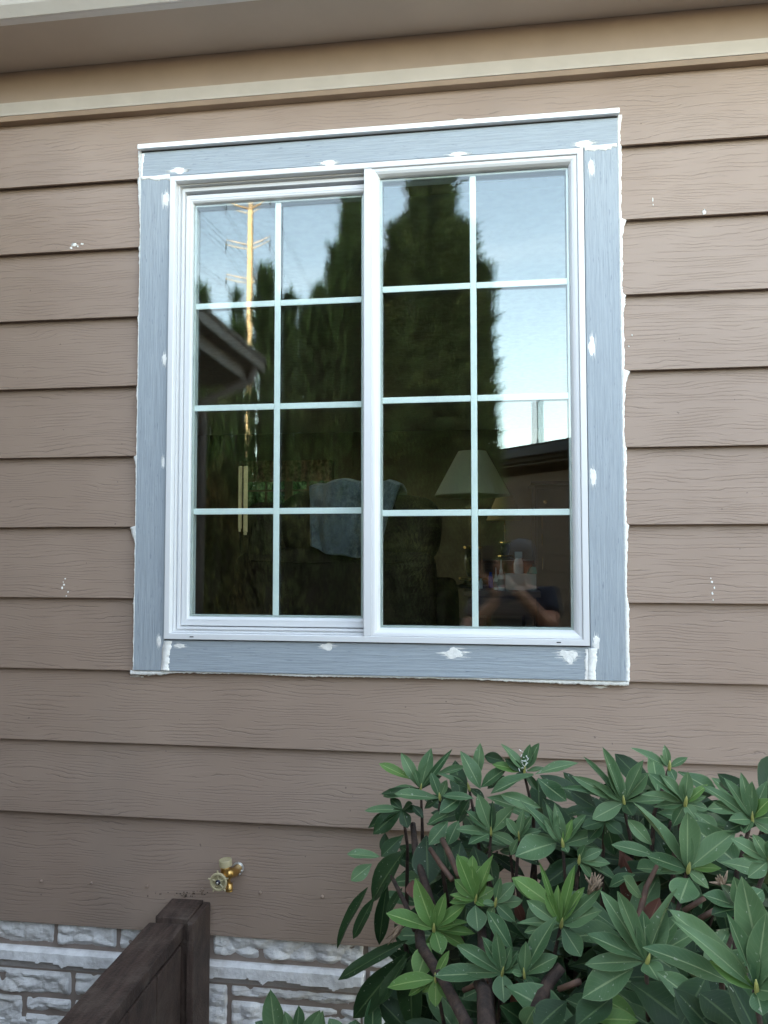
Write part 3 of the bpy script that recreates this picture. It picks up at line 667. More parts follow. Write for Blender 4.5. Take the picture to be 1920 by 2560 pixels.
# soil specks above the fence post
for i in range(46):
    px = random.gauss(455, 45); py = 2236+random.gauss(0, 5)-abs(px-455)*.05
    if px > 520: continue
    p = at(px, py, .003); r = random.uniform(.0007, .0019)
    if i == 0: sp_ = MB()
    sp_.lathe([(r*.3, -r*.5), (r, 0), (r*.7, r)], (p.x, p.y, p.z), (0, 1, 0), 6)
tag(sp_.build('dirt_specks', MAT['bark'], house), kind='stuff')
#@@PART2
# ------------------------------------------------------------------ hose bib
def hose():
    t = empty('hose_bib', (0, 0, 0)); tag(t, 'brass hose bib with tan handwheel on the lowest siding board', 'faucet')
    B = lambda px, py, y: at(px, py, y)
    # wall flange
    c = B(594, 2172, -.004)
    fl = MB(); fl.lathe([(.0165, 0), (.0165, .003), (.012, .005)], (c.x, .002, c.z), (0, -1, 0), 20)
    fl.build('wall_flange', MAT['steel'], t, smooth=False)
    for dx, dz in ((.012, -.004), (.006, -.0125)): MB().lathe([(.0035, 0), (.0035, .003), (.002, .0045)], (c.x+dx, -.005, c.z+dz), (0, -1, 0), 10).build('screw', MAT['steel'], t, smooth=True)
    elbow = [Vector((c.x, 0, c.z)), Vector((c.x-.002, -.022, c.z-.002)), B(575, 2182, -.045), B(566, 2188, -.06)]
    bd_ = MB(); bd_.tube(elbow, [.0125, .0125, .0135, .013], 16)
    top = B(564, 2160, -.055); bot = B(567, 2200, -.055)
    axd = (top-bot).normalized()
    bd_.lathe([(.011, 0), (.012, .004), (.0105, .008), (.0135, .012), (.0135, .022), (.0125, .040), (.0132, .046)], B(566, 2209, -.055), axd, 20)
    sp0 = B(572, 2206, -.055); bd_.lathe([(.0095, 0), (.0095, .002), (.0088, .0028), (.0095, .0038), (.0088, .005), (.0095, .006), (.0088, .0075), (.0088, .02)], B(573, 2228, -.056), (0, 0.05, 1), 18)
    hub = B(546, 2205, -.098); neck = B(562, 2192, -.06)
    bd_.tube([neck, neck.lerp(hub, .45), hub], [.0115, .0095, .0055], 16)
    o = bd_.build('body', MAT['brass'], t, smooth=True)
    cp = MB(); c2 = B(564.5, 2166, -.055)
    cp.lathe([(.0145, 0), (.0172, .002), (.0172, .0165), (.0165, .018), (.0150, .0182), (.0147, .0165), (.0, .0165)], c2, axd, 26, cap=False)
    cp.build('vent_cap', MAT['cap'], t)
    ax = (hub-neck).normalized(); ax = Vector((ax.x*.6, -1, ax.z*.35-.05)).normalized(); q = Vector((0, 0, 1)).rotation_difference(ax)
    hw = MB(); R = .0225; n = 40; prof = [(R-.0055, -.003), (R, -.0045), (R+.0015, 0), (R, .0035), (R-.0035, .004), (R-.0052, 0)]
    vs = [hub+q @ Vector((r*cos(2*pi*k/n), r*sin(2*pi*k/n), h)) for k in range(n) for r, h in prof]; m_ = len(prof)
    hw.add(vs, [(i*m_+j, i*m_+(j+1) % m_, ((i+1) % n)*m_+(j+1) % m_, ((i+1) % n)*m_+j) for i in range(n) for j in range(m_)])
    for k in range(5):
        a = 2*pi*k/5+.35; d = q @ Vector((cos(a), sin(a), 0))
        hw.tube([hub+d*.006, hub+d*(R-.001)], [.0028, .0022], 6); hw.tube([hub+d*(R-.001), hub+d*(R+.0065)], [.0032, .0022], 6)
    hw.lathe([(R-.004, -.0045), (R-.004, -.003), (.008, -.006), (.008, -.0075)], hub, ax, 28)
    hw.lathe([(.009, -.008), (.009, .001), (.006, .002)], hub, ax, 18)
    hw.build('handwheel', MAT['cap'], t, smooth=False)
    MB().lathe([(.0068, .0), (.0068, .0035), (.004, .005)], hub+ax*.001, ax, 16).build('dark_washer', MAT['knob'], t, smooth=True)
    MB().lathe([(.0032, .0), (.0032, .0025), (.002, .004)], hub+ax*.006, ax, 8).build('screw', MAT['steel'], t)
hose()

# ------------------------------------------------------------------ fence
def warp_box(m, a, b, n=(2, 14, 3), amp=.0012, seed=1):
    (x0, y0, z0), (x1, y1, z1) = a, b
    bm = bmesh.new(); bmesh.ops.create_cube(bm, size=1)
    bmesh.ops.subdivide_edges(bm, edges=[e for e in bm.edges if abs((e.verts[0].co-e.verts[1].co).y) > .5], cuts=n[1], use_grid_fill=True)
    for v in bm.verts:
        p = Vector((x0+(v.co.x+.5)*(x1-x0), y0+(v.co.y+.5)*(y1-y0), z0+(v.co.z+.5)*(z1-z0)))
        p += Vector((noise.noise(p*22+Vector((seed, 0, 0))), noise.noise(p*18+Vector((0, seed, 0))), noise.noise(p*25+Vector((0, 0, seed)))))*amp
        v.co = p
    vs = [v.co.copy() for v in bm.verts]; bm.verts.index_update(); fs = [[v.index for v in f.verts] for f in bm.faces]; bm.free()
    m.add(vs, fs); return m
fence = empty('wooden_fence', (-0.66, -1.2, 0)); tag(fence, 'dark brown weathered wooden fence running from the stone footing towards the viewer', 'fence')
def fpart(m, name): 
    o = m.build(name, MAT['fence'], bevel=.003); o.parent = fence; o.matrix_parent_inverse = Matrix.Translation((0.66, 1.2, 0)); return o
YE = -3.2
fpart(warp_box(MB(), (-.705, -.112, 0.0), (-.6135, -.006, .7165), amp=.0015, seed=3), 'post')
fpart(warp_box(MB(), (-.722, YE, .667), (-.624, -.1135, .702), n=(2, 60, 3), amp=.0022, seed=5), 'top_rail')
fpart(warp_box(MB(), (-.6125, -.128, 0.0), (-.594, -.006, .712), n=(1, 8, 2), amp=.0012, seed=8), 'end_board')
y = -.137; i = 0
while y > YE+.1:
    w = 0.14; fpart(warp_box(MB(), (-.640+random.uniform(-.001, .001), y-w, .02), (-.6215+random.uniform(-.001, .001), y, .6655-random.uniform(0, .006)), n=(1, 4, 2), amp=.001, seed=20+i), 'fence_board'); y -= w+.004; i += 1
fpart(warp_box(MB(), (-.700, YE, .20), (-.642, -.1135, .29), n=(1, 10, 1), seed=60), 'lower_rail')
for yy in (-1.9, YE+.1): fpart(warp_box(MB(), (-.735, yy-.05, 0.0), (-.645, yy+.05, .665), seed=70), 'post')

# ------------------------------------------------------------------ rhododendron
def leaf_mesh(i):
    nx, ny = 8, 4; R_ = random.Random(100+i); curl = R_.uniform(-.08, .52); fold = R_.uniform(.08, .30); tw = R_.uniform(-.35, .35); wav = R_.uniform(.02, .06); ph = R_.uniform(0, 6)
    vs = []; uvs = []
    pk = R_.uniform(.50, .60)
    for a in range(nx+1):
        t = a/nx
        s = (sin(pi*min(1, (t**(math.log(.5)/math.log(pk)))))**0.85)*0.5 if 0 < t < 1 else 0
        s = max(s, .022 if t < .5 else .006)
        for b in range(ny+1):
            u = b/ny*2-1
            z = -curl*(t**2)*.6 + abs(u)*s*fold*2.0*.6 + wav*sin(ph+t*9)*u
            ang = tw*(t-.3)*u*.10
            vs.append((t, u*s, z*.55+ang)); uvs.append((t, .5+u*.5))
    fs = [(a*(ny+1)+b, (a+1)*(ny+1)+b, (a+1)*(ny+1)+b+1, a*(ny+1)+b+1) for a in range(nx) for b in range(ny)]
    return vs, fs, uvs
LM = [leaf_mesh(i) for i in range(14)]
def leafdata(i, mat):
    vs, fs, uvs = LM[i]; me = bpy.data.meshes.new('leaf'); me.from_pydata([(v[0], v[1], v[2]) for v in vs], [], fs)
    ul = me.uv_layers.new(name='UVMap')
    for l in me.loops: ul.data[l.index].uv = uvs[l.vertex_index]
    me.polygons.foreach_set('use_smooth', [True]*len(me.polygons)); me.materials.append(mat); return me
LD = {(i, k): leafdata(i, MAT['leaf_'+k]) for i in range(14) for k in 'dmlb'}
bush = empty('rhododendron_bush', (0.75, -.6, 0)); tag(bush, 'large leafy rhododendron bush in front of the wall, right of the fence', 'shrub')
small = empty('rhododendron_sprig', (-.12, -.75, 0)); tag(small, 'small young rhododendron shoots low against the stone, between fence and big bush', 'plant')
LEAVES = []   # (base, tip, width, normal, kind, variant, owner)
def add_leaf(b, t, w, k, owner=0, droop=0, face=None):
    b = Vector(b); t = Vector(t); ax = (t-b)
    view = (CAM-(b+t)/2).normalized()
    n_ = (view*1.0+Vector((0, 0, .75))+Vector((random.gauss(0, .28), random.gauss(0, .18), random.gauss(0, .2)))) if face is None else face
    n_ = n_-ax.normalized()*n_.dot(ax.normalized()); n_.normalize()
    LEAVES.append((b, t, w, n_, k, random.randrange(14), owner))
def depth(px, py):
    return -(.16+.48*(py-1900)/660+.50*max(0, (px-900))/1000+0.10)
DOFF = {}
def L(bx, by, tx, ty, w, k, off, s, dz=None, back=0.0, owner=0, dd=None):
    """leaf from base to tip given where they show; depth from the bush's slope plus foreshortening"""
    bpx, bpy_ = off[0]+bx/s, off[1]+by/s; tpx, tpy = off[0]+tx/s, off[1]+ty/s; w = w/s
    y0 = (depth(bpx, bpy_) if dd is None else dd)+back
    b = at(bpx, bpy_, y0); sc = (b-CAM).length/FPX
    pl = math.hypot(tpx-bpx, tpy-bpy_)*sc; wr = w*sc*.95
    want = max(wr*2.5, pl)            # natural length from the width
    d = sqrt(max(0, want**2-pl**2))*.5
    if dz is None: dz = -1 if tpy > bpy_-4 else (1 if random.random() < .45 else -1)
    y1 = y0+dz*d
    y1 = min(y1, -.02)
    t = at(tpx, tpy, y1)
    add_leaf(b, t, wr, k, owner)
ZA, ZB_, ZD, ZE, Z2 = (820, 1840), (1370, 1840), (820, 2200), (1370, 2200), (820, 1820)
q = 3.0164; q2 = 1.508
BUDS = []
def whorl(off, s, cx_, cy_, leaves, k='m', back=0, dd=None, owner=0):
    px, py = off[0]+cx_/s, off[1]+cy_/s; y0 = (depth(px, py) if dd is None else dd)+back
    BUDS.append((at(px, py, y0), owner, k))
    for lf in leaves:
        tx, ty, w = lf[:3]; kk = lf[3] if len(lf) > 3 else k; bb = lf[4] if len(lf) > 4 else (cx_, cy_)
        L(bb[0], bb[1], tx, ty, w, kk, off, s, back=back, dd=dd, owner=owner)
whorl(ZA, q, 700, 400, [(385, 205, 80, 'l', (640, 330)), (555, 130, 92), (765, 100, 110), (930, 105, 58), (770, 165, 62), (408, 432, 110), (390, 440, 60, 'd'), (650, 250, 70), (860, 300, 60, 'd')])
whorl(ZA, q, 845, 470, [(500, 430, 100), (785, 280, 82), (895, 330, 62), (840, 580, 112, 'm', (1005, 460)), (720, 545, 60, 'd'), (980, 500, 60, 'd')])
whorl(ZA, q, 1065, 395, [(1020, 115, 125, 'm', (1150, 400)), (1140, 60, 82, 'm', (1130, 330)), (825, 282, 56), (1330, 240, 112, 'm', (1150, 390)), (865, 432, 78, 'm', (1100, 470)), (1045, 230, 60, 'm', (800, 300)), (950, 290, 60, 'd'), (1180, 470, 60, 'd')])
whorl(ZA, q, 1480, 270, [(1330, 50, 80), (1245, 200, 80, 'l'), (1525, 60, 72), (1590, 55, 100), (1210, 412, 100, 'm', (1550, 290)), (1655, 240, 40), (1875, 175, 80, 'm', (1560, 290)), (1800, 490, 130, 'm', (1580, 320)), (1580, 410, 60, 'd'), (1330, 170, 70, 'd'), (1180, 150, 90, 'd', (1330, 190)), (1400, 350, 60, 'd')])
L(1190, 462, 1640, 590, 112, 'm', ZA, q); L(1330, 300, 1200, 400, 60, 'd', ZA, q, back=.06)
whorl(ZA, q, 1230, 732, [(1130, 440, 112), (1045, 555, 80), (1410, 530, 120), (970, 690, 80), (1055, 795, 92), (1425, 800, 92), (1060, 600, 60), (1250, 500, 50, 'd')])
whorl(ZA, q, 1440, 765, [(1340, 615, 72), (1460, 560, 60), (1540, 600, 60), (1370, 900, 60), (1600, 700, 70)])
whorl(ZA, q, 560, 555, [(270, 542, 76, 'm'), (285, 680, 80), (330, 735, 132), (600, 690, 92), (470, 470, 72, 'd'), (640, 510, 70, 'd'), (690, 560, 70, 'd'), (400, 600, 60, 'd')], k='d')
for a in [(940, 570, 735, 655, 82, 'm'), (905, 640, 760, 820, 112, 'm'), (985, 640, 900, 820, 102, 'm'), (1030, 480, 980, 660, 92, 'd'), (720, 620, 640, 520, 60, 'd'), (1000, 600, 1060, 480, 60, 'd')]: L(*a, ZA, q)
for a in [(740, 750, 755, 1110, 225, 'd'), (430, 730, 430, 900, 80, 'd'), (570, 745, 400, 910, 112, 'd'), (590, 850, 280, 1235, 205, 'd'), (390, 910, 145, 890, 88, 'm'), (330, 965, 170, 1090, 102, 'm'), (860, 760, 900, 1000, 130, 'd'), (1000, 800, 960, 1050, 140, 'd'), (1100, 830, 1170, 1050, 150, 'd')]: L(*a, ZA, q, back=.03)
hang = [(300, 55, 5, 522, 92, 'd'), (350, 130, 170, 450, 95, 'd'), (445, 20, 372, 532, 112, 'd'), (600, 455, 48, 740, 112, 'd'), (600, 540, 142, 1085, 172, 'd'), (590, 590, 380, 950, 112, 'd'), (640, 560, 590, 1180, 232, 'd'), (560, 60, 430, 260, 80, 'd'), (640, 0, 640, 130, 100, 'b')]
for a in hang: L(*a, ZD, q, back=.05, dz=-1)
whorl(ZD, q, 800, 372, [(655, 0, 132), (440, 245, 135), (620, 302, 82), (885, 95, 82), (1035, 182, 92), (1050, 300, 78), (862, 550, 122), (1060, 492, 92), (1110, 405, 72), (800, 180, 60), (740, 560, 70)], k='l')
L(760, 475, 672, 745, 152, 'l', ZD, q)
whorl(ZD, q, 812, 745, [(435, 775, 122), (560, 780, 62), (608, 872, 52), (738, 945, 52), (812, 957, 97), (938, 890, 92), (900, 540, 60), (700, 850, 60)], k='l')
whorl(ZD, q, 1312, 702, [(1205, 235, 122, 'm', (1400, 545)), (1170, 425, 92), (1268, 392, 92), (970, 490, 112), (800, 715, 132), (1035, 695, 88), (1325, 912, 142), (1428, 530, 72), (1512, 572, 102), (1380, 500, 80)])
whorl(ZD, q, 1480, 715, [(1670, 270, 132), (1490, 470, 82), (1720, 560, 110), (1388, 695, 52), (1690, 905, 100), (1550, 850, 70), (1440, 560, 60)])
whorl(ZD, q, 1112, 152, [(955, -10, 102), (1080, -110, 102), (1200, -20, 82), (1253, 65, 92), (918, 112, 62), (913, 160, 62), (1175, 185, 60), (1130, 372, 142, 'm', (1110, 190)), (1040, -60, 80), (1240, -190, 80), (970, -200, 100)], k='l')
whorl(ZD, q, 1262, 178, [(1410, 20, 102), (1465, 155, 102), (1412, 312, 92), (1175, 165, 60), (1300, -20, 60), (1200, 300, 60)])
L(1659, 190, 1390, -20, 130, 'l', ZD, q)
Z = Z2
whorl(Z, q2, 885, 440, [(740, 270, 40), (860, 290, 42), (965, 325, 42), (1030, 395, 50), (1025, 440, 36), (710, 470, 100, 'm', (862, 432)), (920, 345, 30, 'l'), (830, 290, 30), (815, 345, 40), (905, 470, 30), (870, 330, 34), (650, 250, 50, 'm', (800, 300))])
whorl(Z, q2, 1115, 280, [(1030, 70, 50), (1055, 120, 58), (1190, 120, 46), (1203, 165, 56), (995, 345, 62), (885, 207, 34), (928, 180, 46), (1295, 270, 40), (963, 105, 30), (1150, 330, 50, 'd'), (915, 240, 60, 'd', (1010, 300)), (1000, 210, 40)])
whorl(Z, q2, 1285, 150, [(1140, 75, 38), (1270, 67, 28), (1357, 112, 28), (1310, 195, 34), (1250, 100, 20)])
whorl(Z, q2, 1345, 285, [(1220, 165, 50), (1262, 170, 44), (1357, 165, 46), (1430, 210, 32, 'l'), (1472, 382, 50, 'm', (1380, 320)), (1385, 335, 42), (1425, 255, 26), (1190, 235, 42), (1300, 370, 40), (1230, 290, 34), (1440, 300, 36), (1330, 200, 26)])
L(1320, 165, 1485, 245, 62, 'm', Z, q2, back=.08); L(1360, 320, 1310, 440, 60, 'd', Z, q2, back=.04)
whorl(Z, q2, 1355, 535, [(1150, 280, 66), (1355, 318, 92), (1348, 380, 48), (1532, 385, 76), (1650, 535, 52, 'm', (1480, 505)), (1485, 520, 34, 'l', (1360, 530)), (1075, 430, 50, 'm', (1230, 480)), (1200, 480, 60), (1130, 345, 50, 'm', (1220, 440)), (1330, 640, 96, 'm', (1360, 565)), (1440, 600, 50), (1250, 540, 40)])
whorl(Z, q2, 1597, 345, [(1512, 190, 46), (1600, 200, 46), (1565, 175, 40), (1430, 210, 46), (1655, 265, 50, 'l'), (1690, 330, 50), (1680, 400, 44), (1520, 340, 44), (1460, 270, 40), (1570, 400, 44), (1650, 200, 40), (1490, 390, 50, 'd')])
whorl(Z, q2, 1660, 500, [(1530, 412, 52), (1602, 400, 46), (1560, 480, 40), (1690, 420, 50), (1590, 560, 50), (1730, 520, 60)])
whorl(Z, q2, 945, 502, [(1032, 455, 36), (1065, 500, 42), (1102, 560, 46), (970, 440, 30), (900, 560, 40, 'd'), (1000, 560, 36)])
whorl(Z, q2, 1045, 350, [(1090, 485, 60), (980, 420, 50, 'd'), (1110, 400, 50), (1000, 300, 50, 'd'), (960, 370, 50)], k='d')
whorl(Z, q2, 545, 560, [(485, 482, 52), (580, 520, 40), (620, 560, 40), (545, 480, 36)], k='l')
whorl(Z, q2, 878, 742, [(697, 562, 68, 'l', (870, 685)), (800, 515, 22, 'l'), (920, 525, 34, 'l'), (1035, 600, 42), (1025, 680, 70), (715, 720, 36), (750, 650, 50), (955, 862, 70), (820, 620, 40, 'l'), (960, 600, 36, 'l'), (740, 770, 40), (860, 600, 34, 'l')], k='m')
whorl(Z, q2, 1200, 880, [(1045, 620, 66), (1092, 615, 56), (1195, 700, 66), (1268, 690, 76), (975, 770, 60), (968, 882, 60), (955, 1010, 98, 'm', (1150, 905)), (1245, 942, 72), (1205, 803, 88, 'm', (1530, 965)), (1395, 1035, 78, 'm', (1240, 920)), (1107, 822, 26), (1290, 600, 50), (1330, 700, 60), (1420, 740, 60)])
whorl(Z, q2, 1612, 985, [(1275, 680, 76, 'm', (1580, 925)), (1330, 720, 60), (1560, 562, 105, 'm', (1640, 930)), (1525, 705, 50), (1610, 815, 30), (1450, 880, 50, 'l'), (1720, 800, 80), (1700, 1000, 70), (1640, 1080, 60), (1740, 930, 60), (1650, 700, 80)])
whorl(Z, q2, 1560, 680, [(1418, 620, 60), (1530, 560, 60), (1640, 600, 60), (1480, 590, 50, 'd'), (1660, 700, 60), (1450, 690, 60, 'd')])
for a in [(1140, 960, 1400, 1135, 145, 'd'), (1070, 1015, 940, 1125, 105, 'd'), (1010, 1005, 1160, 1090, 60, 'l'), (900, 1030, 780, 1120, 100, 'd'), (1400, 1000, 1560, 1120, 120, 'd'), (1430, 930, 1330, 1110, 110, 'd'), (1000, 1100, 1170, 1090, 60, 'l'), (740, 1130, 770, 1060, 60, 'm'), (1180, 640, 1110, 560, 60, 'm'), (1060, 600, 1150, 545, 50, 'm')]: L(*a, Z, q2, back=.03)
# brown dead leaves
for a in [(1100, 460, 1170, 620, 80, 'b'), (1110, 480, 1150, 690, 60, 'b'), (1250, 640, 1200, 760, 60, 'b'), (740, 900, 690, 1100, 40, 'b'), (700, 640, 740, 740, 36, 'b')]: L(*a, Z, q2, back=.09)
random.seed(5)
# more shoots deeper in, and beyond the frame, so the shrub is whole
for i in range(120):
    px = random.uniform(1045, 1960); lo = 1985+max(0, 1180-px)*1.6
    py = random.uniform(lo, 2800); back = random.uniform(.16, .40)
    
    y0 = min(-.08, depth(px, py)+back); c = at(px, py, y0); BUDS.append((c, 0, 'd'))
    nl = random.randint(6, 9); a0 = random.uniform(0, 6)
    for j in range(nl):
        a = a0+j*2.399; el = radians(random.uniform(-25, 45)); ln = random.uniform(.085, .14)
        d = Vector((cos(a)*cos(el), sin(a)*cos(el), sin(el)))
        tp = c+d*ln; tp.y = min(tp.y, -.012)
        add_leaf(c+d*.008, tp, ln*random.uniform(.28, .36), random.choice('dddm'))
# low sprigs
def sp(bpx, bpy_, tx, ty, w, k='m'): L(bpx, bpy_, tx, ty, w, k, (0, 0), 1, dz=1, dd=-.62, owner=1)
for a in [(692, 2610, 675, 2475, 46), (735, 2610, 712, 2530, 26), (740, 2610, 748, 2515, 30), (760, 2620, 800, 2524, 44), (790, 2620, 808, 2527, 34), (930, 2620, 934, 2500, 40), (860, 2620, 822, 2546, 40), (880, 2620, 890, 2548, 44), (700, 2600, 640, 2552, 30), (900, 2640, 960, 2560, 40), (760, 2640, 690, 2560, 40), (845, 2640, 860, 2560, 40)]: sp(*a)
# dead white floret dust and dried seed heads
def place_leaf(L_, obj=True):
    b, t, w, n_, k, i, ow = L_; ax = (t-b); ln = ax.length; ax.normalize(); yv = n_.cross(ax)
    return Matrix(((ax.x*ln, yv.x*w, n_.x*ln, b.x), (ax.y*ln, yv.y*w, n_.y*ln, b.y), (ax.z*ln, yv.z*w, n_.z*ln, b.z), (0, 0, 0, 1)))
inv = {0: Matrix.Translation(-Vector(bush.location)), 1: Matrix.Translation(-Vector(small.location))}
cnt = {0: 0, 1: 0}; rest = {k: [] for k in 'dmlb'}
for lf in LEAVES:
    ow = lf[6]; par = bush if ow == 0 else small
    if cnt[ow] < 292:
        o = bpy.data.objects.new('leaf', LD[(lf[5], lf[4])]); C.objects.link(o); o.parent = par
        o.matrix_local = inv[ow] @ place_leaf(lf); cnt[ow] += 1
    else: rest[lf[4]].append(lf)
# leaves past the limit joined
mv_, mf_, mu_, mi_ = [], [], [], []
mats = ['d', 'm', 'l', 'b']
for k in mats:
    for lf in rest[k]:
        vs, fs, uvs = LM[lf[5]]; Mx = inv[0] @ place_leaf(lf); n0 = len(mv_)
        mv_ += [tuple(Mx @ Vector(v)) for v in vs]; mf_ += [tuple(i+n0 for i in f) for f in fs]; mu_ += uvs; mi_ += [mats.index(k)]*len(fs)
me = bpy.data.meshes.new('inner_leaves'); me.from_pydata(mv_, [], mf_); ul = me.uv_layers.new(name='UVMap')
lv = np.zeros(len(me.loops), int); me.loops.foreach_get('vertex_index', lv); ul.data.foreach_set('uv', np.array(mu_)[lv].ravel())
me.polygons.foreach_set('material_index', mi_); me.polygons.foreach_set('use_smooth', [True]*len(me.polygons))
for k in mats: me.materials.append(MAT['leaf_'+k])
o = bpy.data.objects.new('inner_leaves', me); C.objects.link(o); o.parent = bush; o['kind'] = 'stuff'
# buds and stems
def bpart(m, name, mat, smooth=True, owner=0):
    o = m.build(name, mat, smooth=smooth); par = (bush, small)[owner]; o.parent = par; o.matrix_parent_inverse = inv[owner]; return o
budm = MB(); pet = MB()
for c, ow, k in BUDS:
    if ow == 0 and k != 'd':
        m = budm if False else MB(); r = random.uniform(.0020, .0034)
        m.lathe([(.001, -.006), (r*.9, -.002), (r, .003), (r*.7, .010), (.0006, .016)], c+Vector((0, -.004, 0)), (random.uniform(-.2, .2), -.35, 1), 8); bpart(m, 'bud', MAT['bud'])
roots = [(at(1090, 2800, -.30), .0), (at(1230, 2800, -.42), 0), (at(1440, 2850, -.55), 0), (at(1650, 2850, -.75), 0), (at(1850, 2850, -.95), 0)]
roots = [Vector((r[0].x, r[0].y, 0.0)) for r in roots]
for c, ow, k in BUDS:
    if ow: continue
    rt_ = min(roots, key=lambda r: (Vector((r.x, r.y, 0))-Vector((c.x, c.y, 0))).length+random.uniform(0, .15))
    p0 = c+Vector((0, .003, -.004)); p1 = c+Vector((random.uniform(-.02, .02), .03, -.09)); p3 = rt_+Vector((random.uniform(-.04, .04), random.uniform(-.04, .04), 0))
    p2 = p1.lerp(p3, .45)+Vector((random.uniform(-.04, .04), random.uniform(-.02, .04), .06))
    pts = [p0, p1, p1.lerp(p2, .5)+Vector((random.uniform(-.012, .012),)*3), p2, p2.lerp(p3, .5), p3]
    for p in pts: p.y = min(p.y, -.03)
    m = MB(); m.tube(pts, [.0026, .0036, .0055, .008, .011, .015], 7)
    bpart(m, 'branch', MAT['bark'])
def stem(pts, rad, mat, name='branch', dd=None, back=.05):
    P_ = [at(820+x/q2, 1820+y/q2, (depth(820+x/q2, 1820+y/q2)+back)) for x, y in pts]; m = MB(); m.tube(P_, rad, 8); bpart(m, name, mat)
stem([(430, 420), (460, 480), (495, 560)], [.0055, .006, .006], MAT['twig'], 'cut_twig', back=-.02)
stem([(385, 455), (425, 515), (468, 572)], [.0045, .005, .005], MAT['twig'], 'cut_twig', back=-.02)
stem([(575, 700), (585, 850), (600, 1000), (610, 1150)], [.007, .009, .011, .012], MAT['bark'])
stem([(600, 1150), (590, 1000), (570, 960)], [.014, .012, .010], MAT['bark'], back=.0)
stem([(345, 770), (350, 820), (440, 960), (530, 1130)], [.009, .010, .009, .010], MAT['bark'], back=.0)
stem([(760, 1130), (830, 960), (880, 900)], [.012, .010, .008], MAT['bark'], back=.04)
stem([(1160, 760), (1200, 600), (1240, 520)], [.005, .0045, .0035], MAT['twig'], back=.08)
stem([(1340, 690), (1420, 640)], [.004, .0035], MAT['twig'], back=.08); stem([(1400, 720), (1470, 680)], [.004, .0035], MAT['twig'], back=.05)
stem([(240, 560), (290, 660), (330, 760)], [.004, .005, .007], MAT['bark'], back=.05)
stem([(320, 360), (330, 470), (400, 700)], [.006, .007, .009], MAT['bark'], back=.05)
stem([(510, 990), (600, 950)], [.004, .005], MAT['twig'], back=.02); stem([(870, 985), (950, 955)], [.004, .0045], MAT['twig'], back=.02)
# dried flower heads and white florets
def dryhead(px, py, axis, ln, mat, n=9, spread=.35, name='dried_flower', back=-.02):
    c = at(px, py, depth(px, py)+back); m = MB(); axis = Vector(axis).normalized()
    for i in range(n):
        d = (axis+Vector((random.uniform(-1, 1), random.uniform(-1, 1), random.uniform(-1, 1)))*spread).normalized()
        m.tube([c, c+d*ln*.5+Vector((0, 0, random.uniform(-.003, .003))), c+d*ln*random.uniform(.7, 1.1)], [.0016, .0022, .0006], 5)
    bpart(m, name, mat)
dryhead(1012, 2304, (-.7, -.2, -.8), .045, MAT['dry'], 10, .22)
dryhead(1470, 2236, (.5, -.2, 1), .035, MAT['dry'], 12, .35); dryhead(1490, 2225, (-.2, -.2, 1), .03, MAT['dry'], 9, .5)
dryhead(1035, 2240, (.3, -.2, .6), .02, MAT['dry'], 7, .6); dryhead(1808, 2215, (0, -.5, .6), .022, MAT['dry'], 10, .8)
m = MB(); c = at(1312, 1908, depth(1312, 1908)-.015)
for i in range(40):
    p = c+Vector((random.gauss(0, .004), random.gauss(0, .003), random.gauss(.0, .012))); d = Vector((random.uniform(-1, 1), random.uniform(-1, 1), random.uniform(-1, 1))).normalized()*.0035
    m.tube([p-d, p+d], [.0007, .0007], 4)
bpart(m, 'white_florets', MAT['putty'])
#@@PART3
# ------------------------------------------------------------------ inside the room
M3 = dict(leather=simple('brown_leather', (0.030, 0.017, 0.012), 0.72, var=0.25, scale=7, bmp=0.25, spec=.15), shade=simple('linen_shade', (0.84, 0.79, 0.62), 0.85, var=0.06, scale=200),
          shade2=simple('tan_shade', (0.62, 0.44, 0.22), 0.85, var=0.06, scale=200), brass2=simple('polished_brass', (0.75, 0.55, 0.22), 0.25, 1.0), darkmetal=simple('black_metal', (0.02, 0.018, 0.016), 0.35, 0.4),
          wood=simple('brown_table_wood', (0.16, 0.085, 0.05), 0.4, var=0.3, scale=6, sc=(1, 8, 8)), cab=simple('dark_cabinet_wood', (0.030, 0.018, 0.012), 0.35, var=0.3, scale=5),
          white=simple('white_plastic', (0.72, 0.74, 0.78), 0.4, var=0.03), paper=simple('grey_card', (0.56, 0.58, 0.58), 0.75, var=0.03), teal=simple('teal_card', (0.07, 0.36, 0.32), 0.6),
          blue=simple('blue_plastic', (0.03, 0.08, 0.45), 0.3), pink=simple('pink_plastic', (0.50, 0.16, 0.20), 0.5), label=simple('bottle_label', (0.30, 0.31, 0.36), 0.6),
          tan=simple('tan_slat', (0.78, 0.55, 0.28), 0.55, var=0.08, scale=30), valance=simple('patterned_valance', (0.26, 0.16, 0.10), 0.9, var=0.5, scale=22), casing=simple('window_casing', (0.20, 0.13, 0.08), 0.6))
def blanket_mat():
    m, nt, b = newmat('fuzzy_blanket'); P = pos(nt)
    n = noise_(nt, P, 55, 5, 0.7); n2 = noise_(nt, P, 7, 4, 0.6)
    c = mixc(nt, mapr(nt, n2, 0.35, 0.65), (0.05, 0.066, 0.088), (0.175, 0.205, 0.25)); c = mixc(nt, mapr(nt, n, 0.4, 0.7, 0, 0.5), c, (0.28, 0.32, 0.38))
    nt.links.new(c, b.inputs['Base Color']); b.inputs['Roughness'].default_value = 1.0
    try: b.inputs['Sheen Weight'].default_value = 0.6
    except KeyError: pass
    bump(nt, b, n, 0.9, 0.012); return m
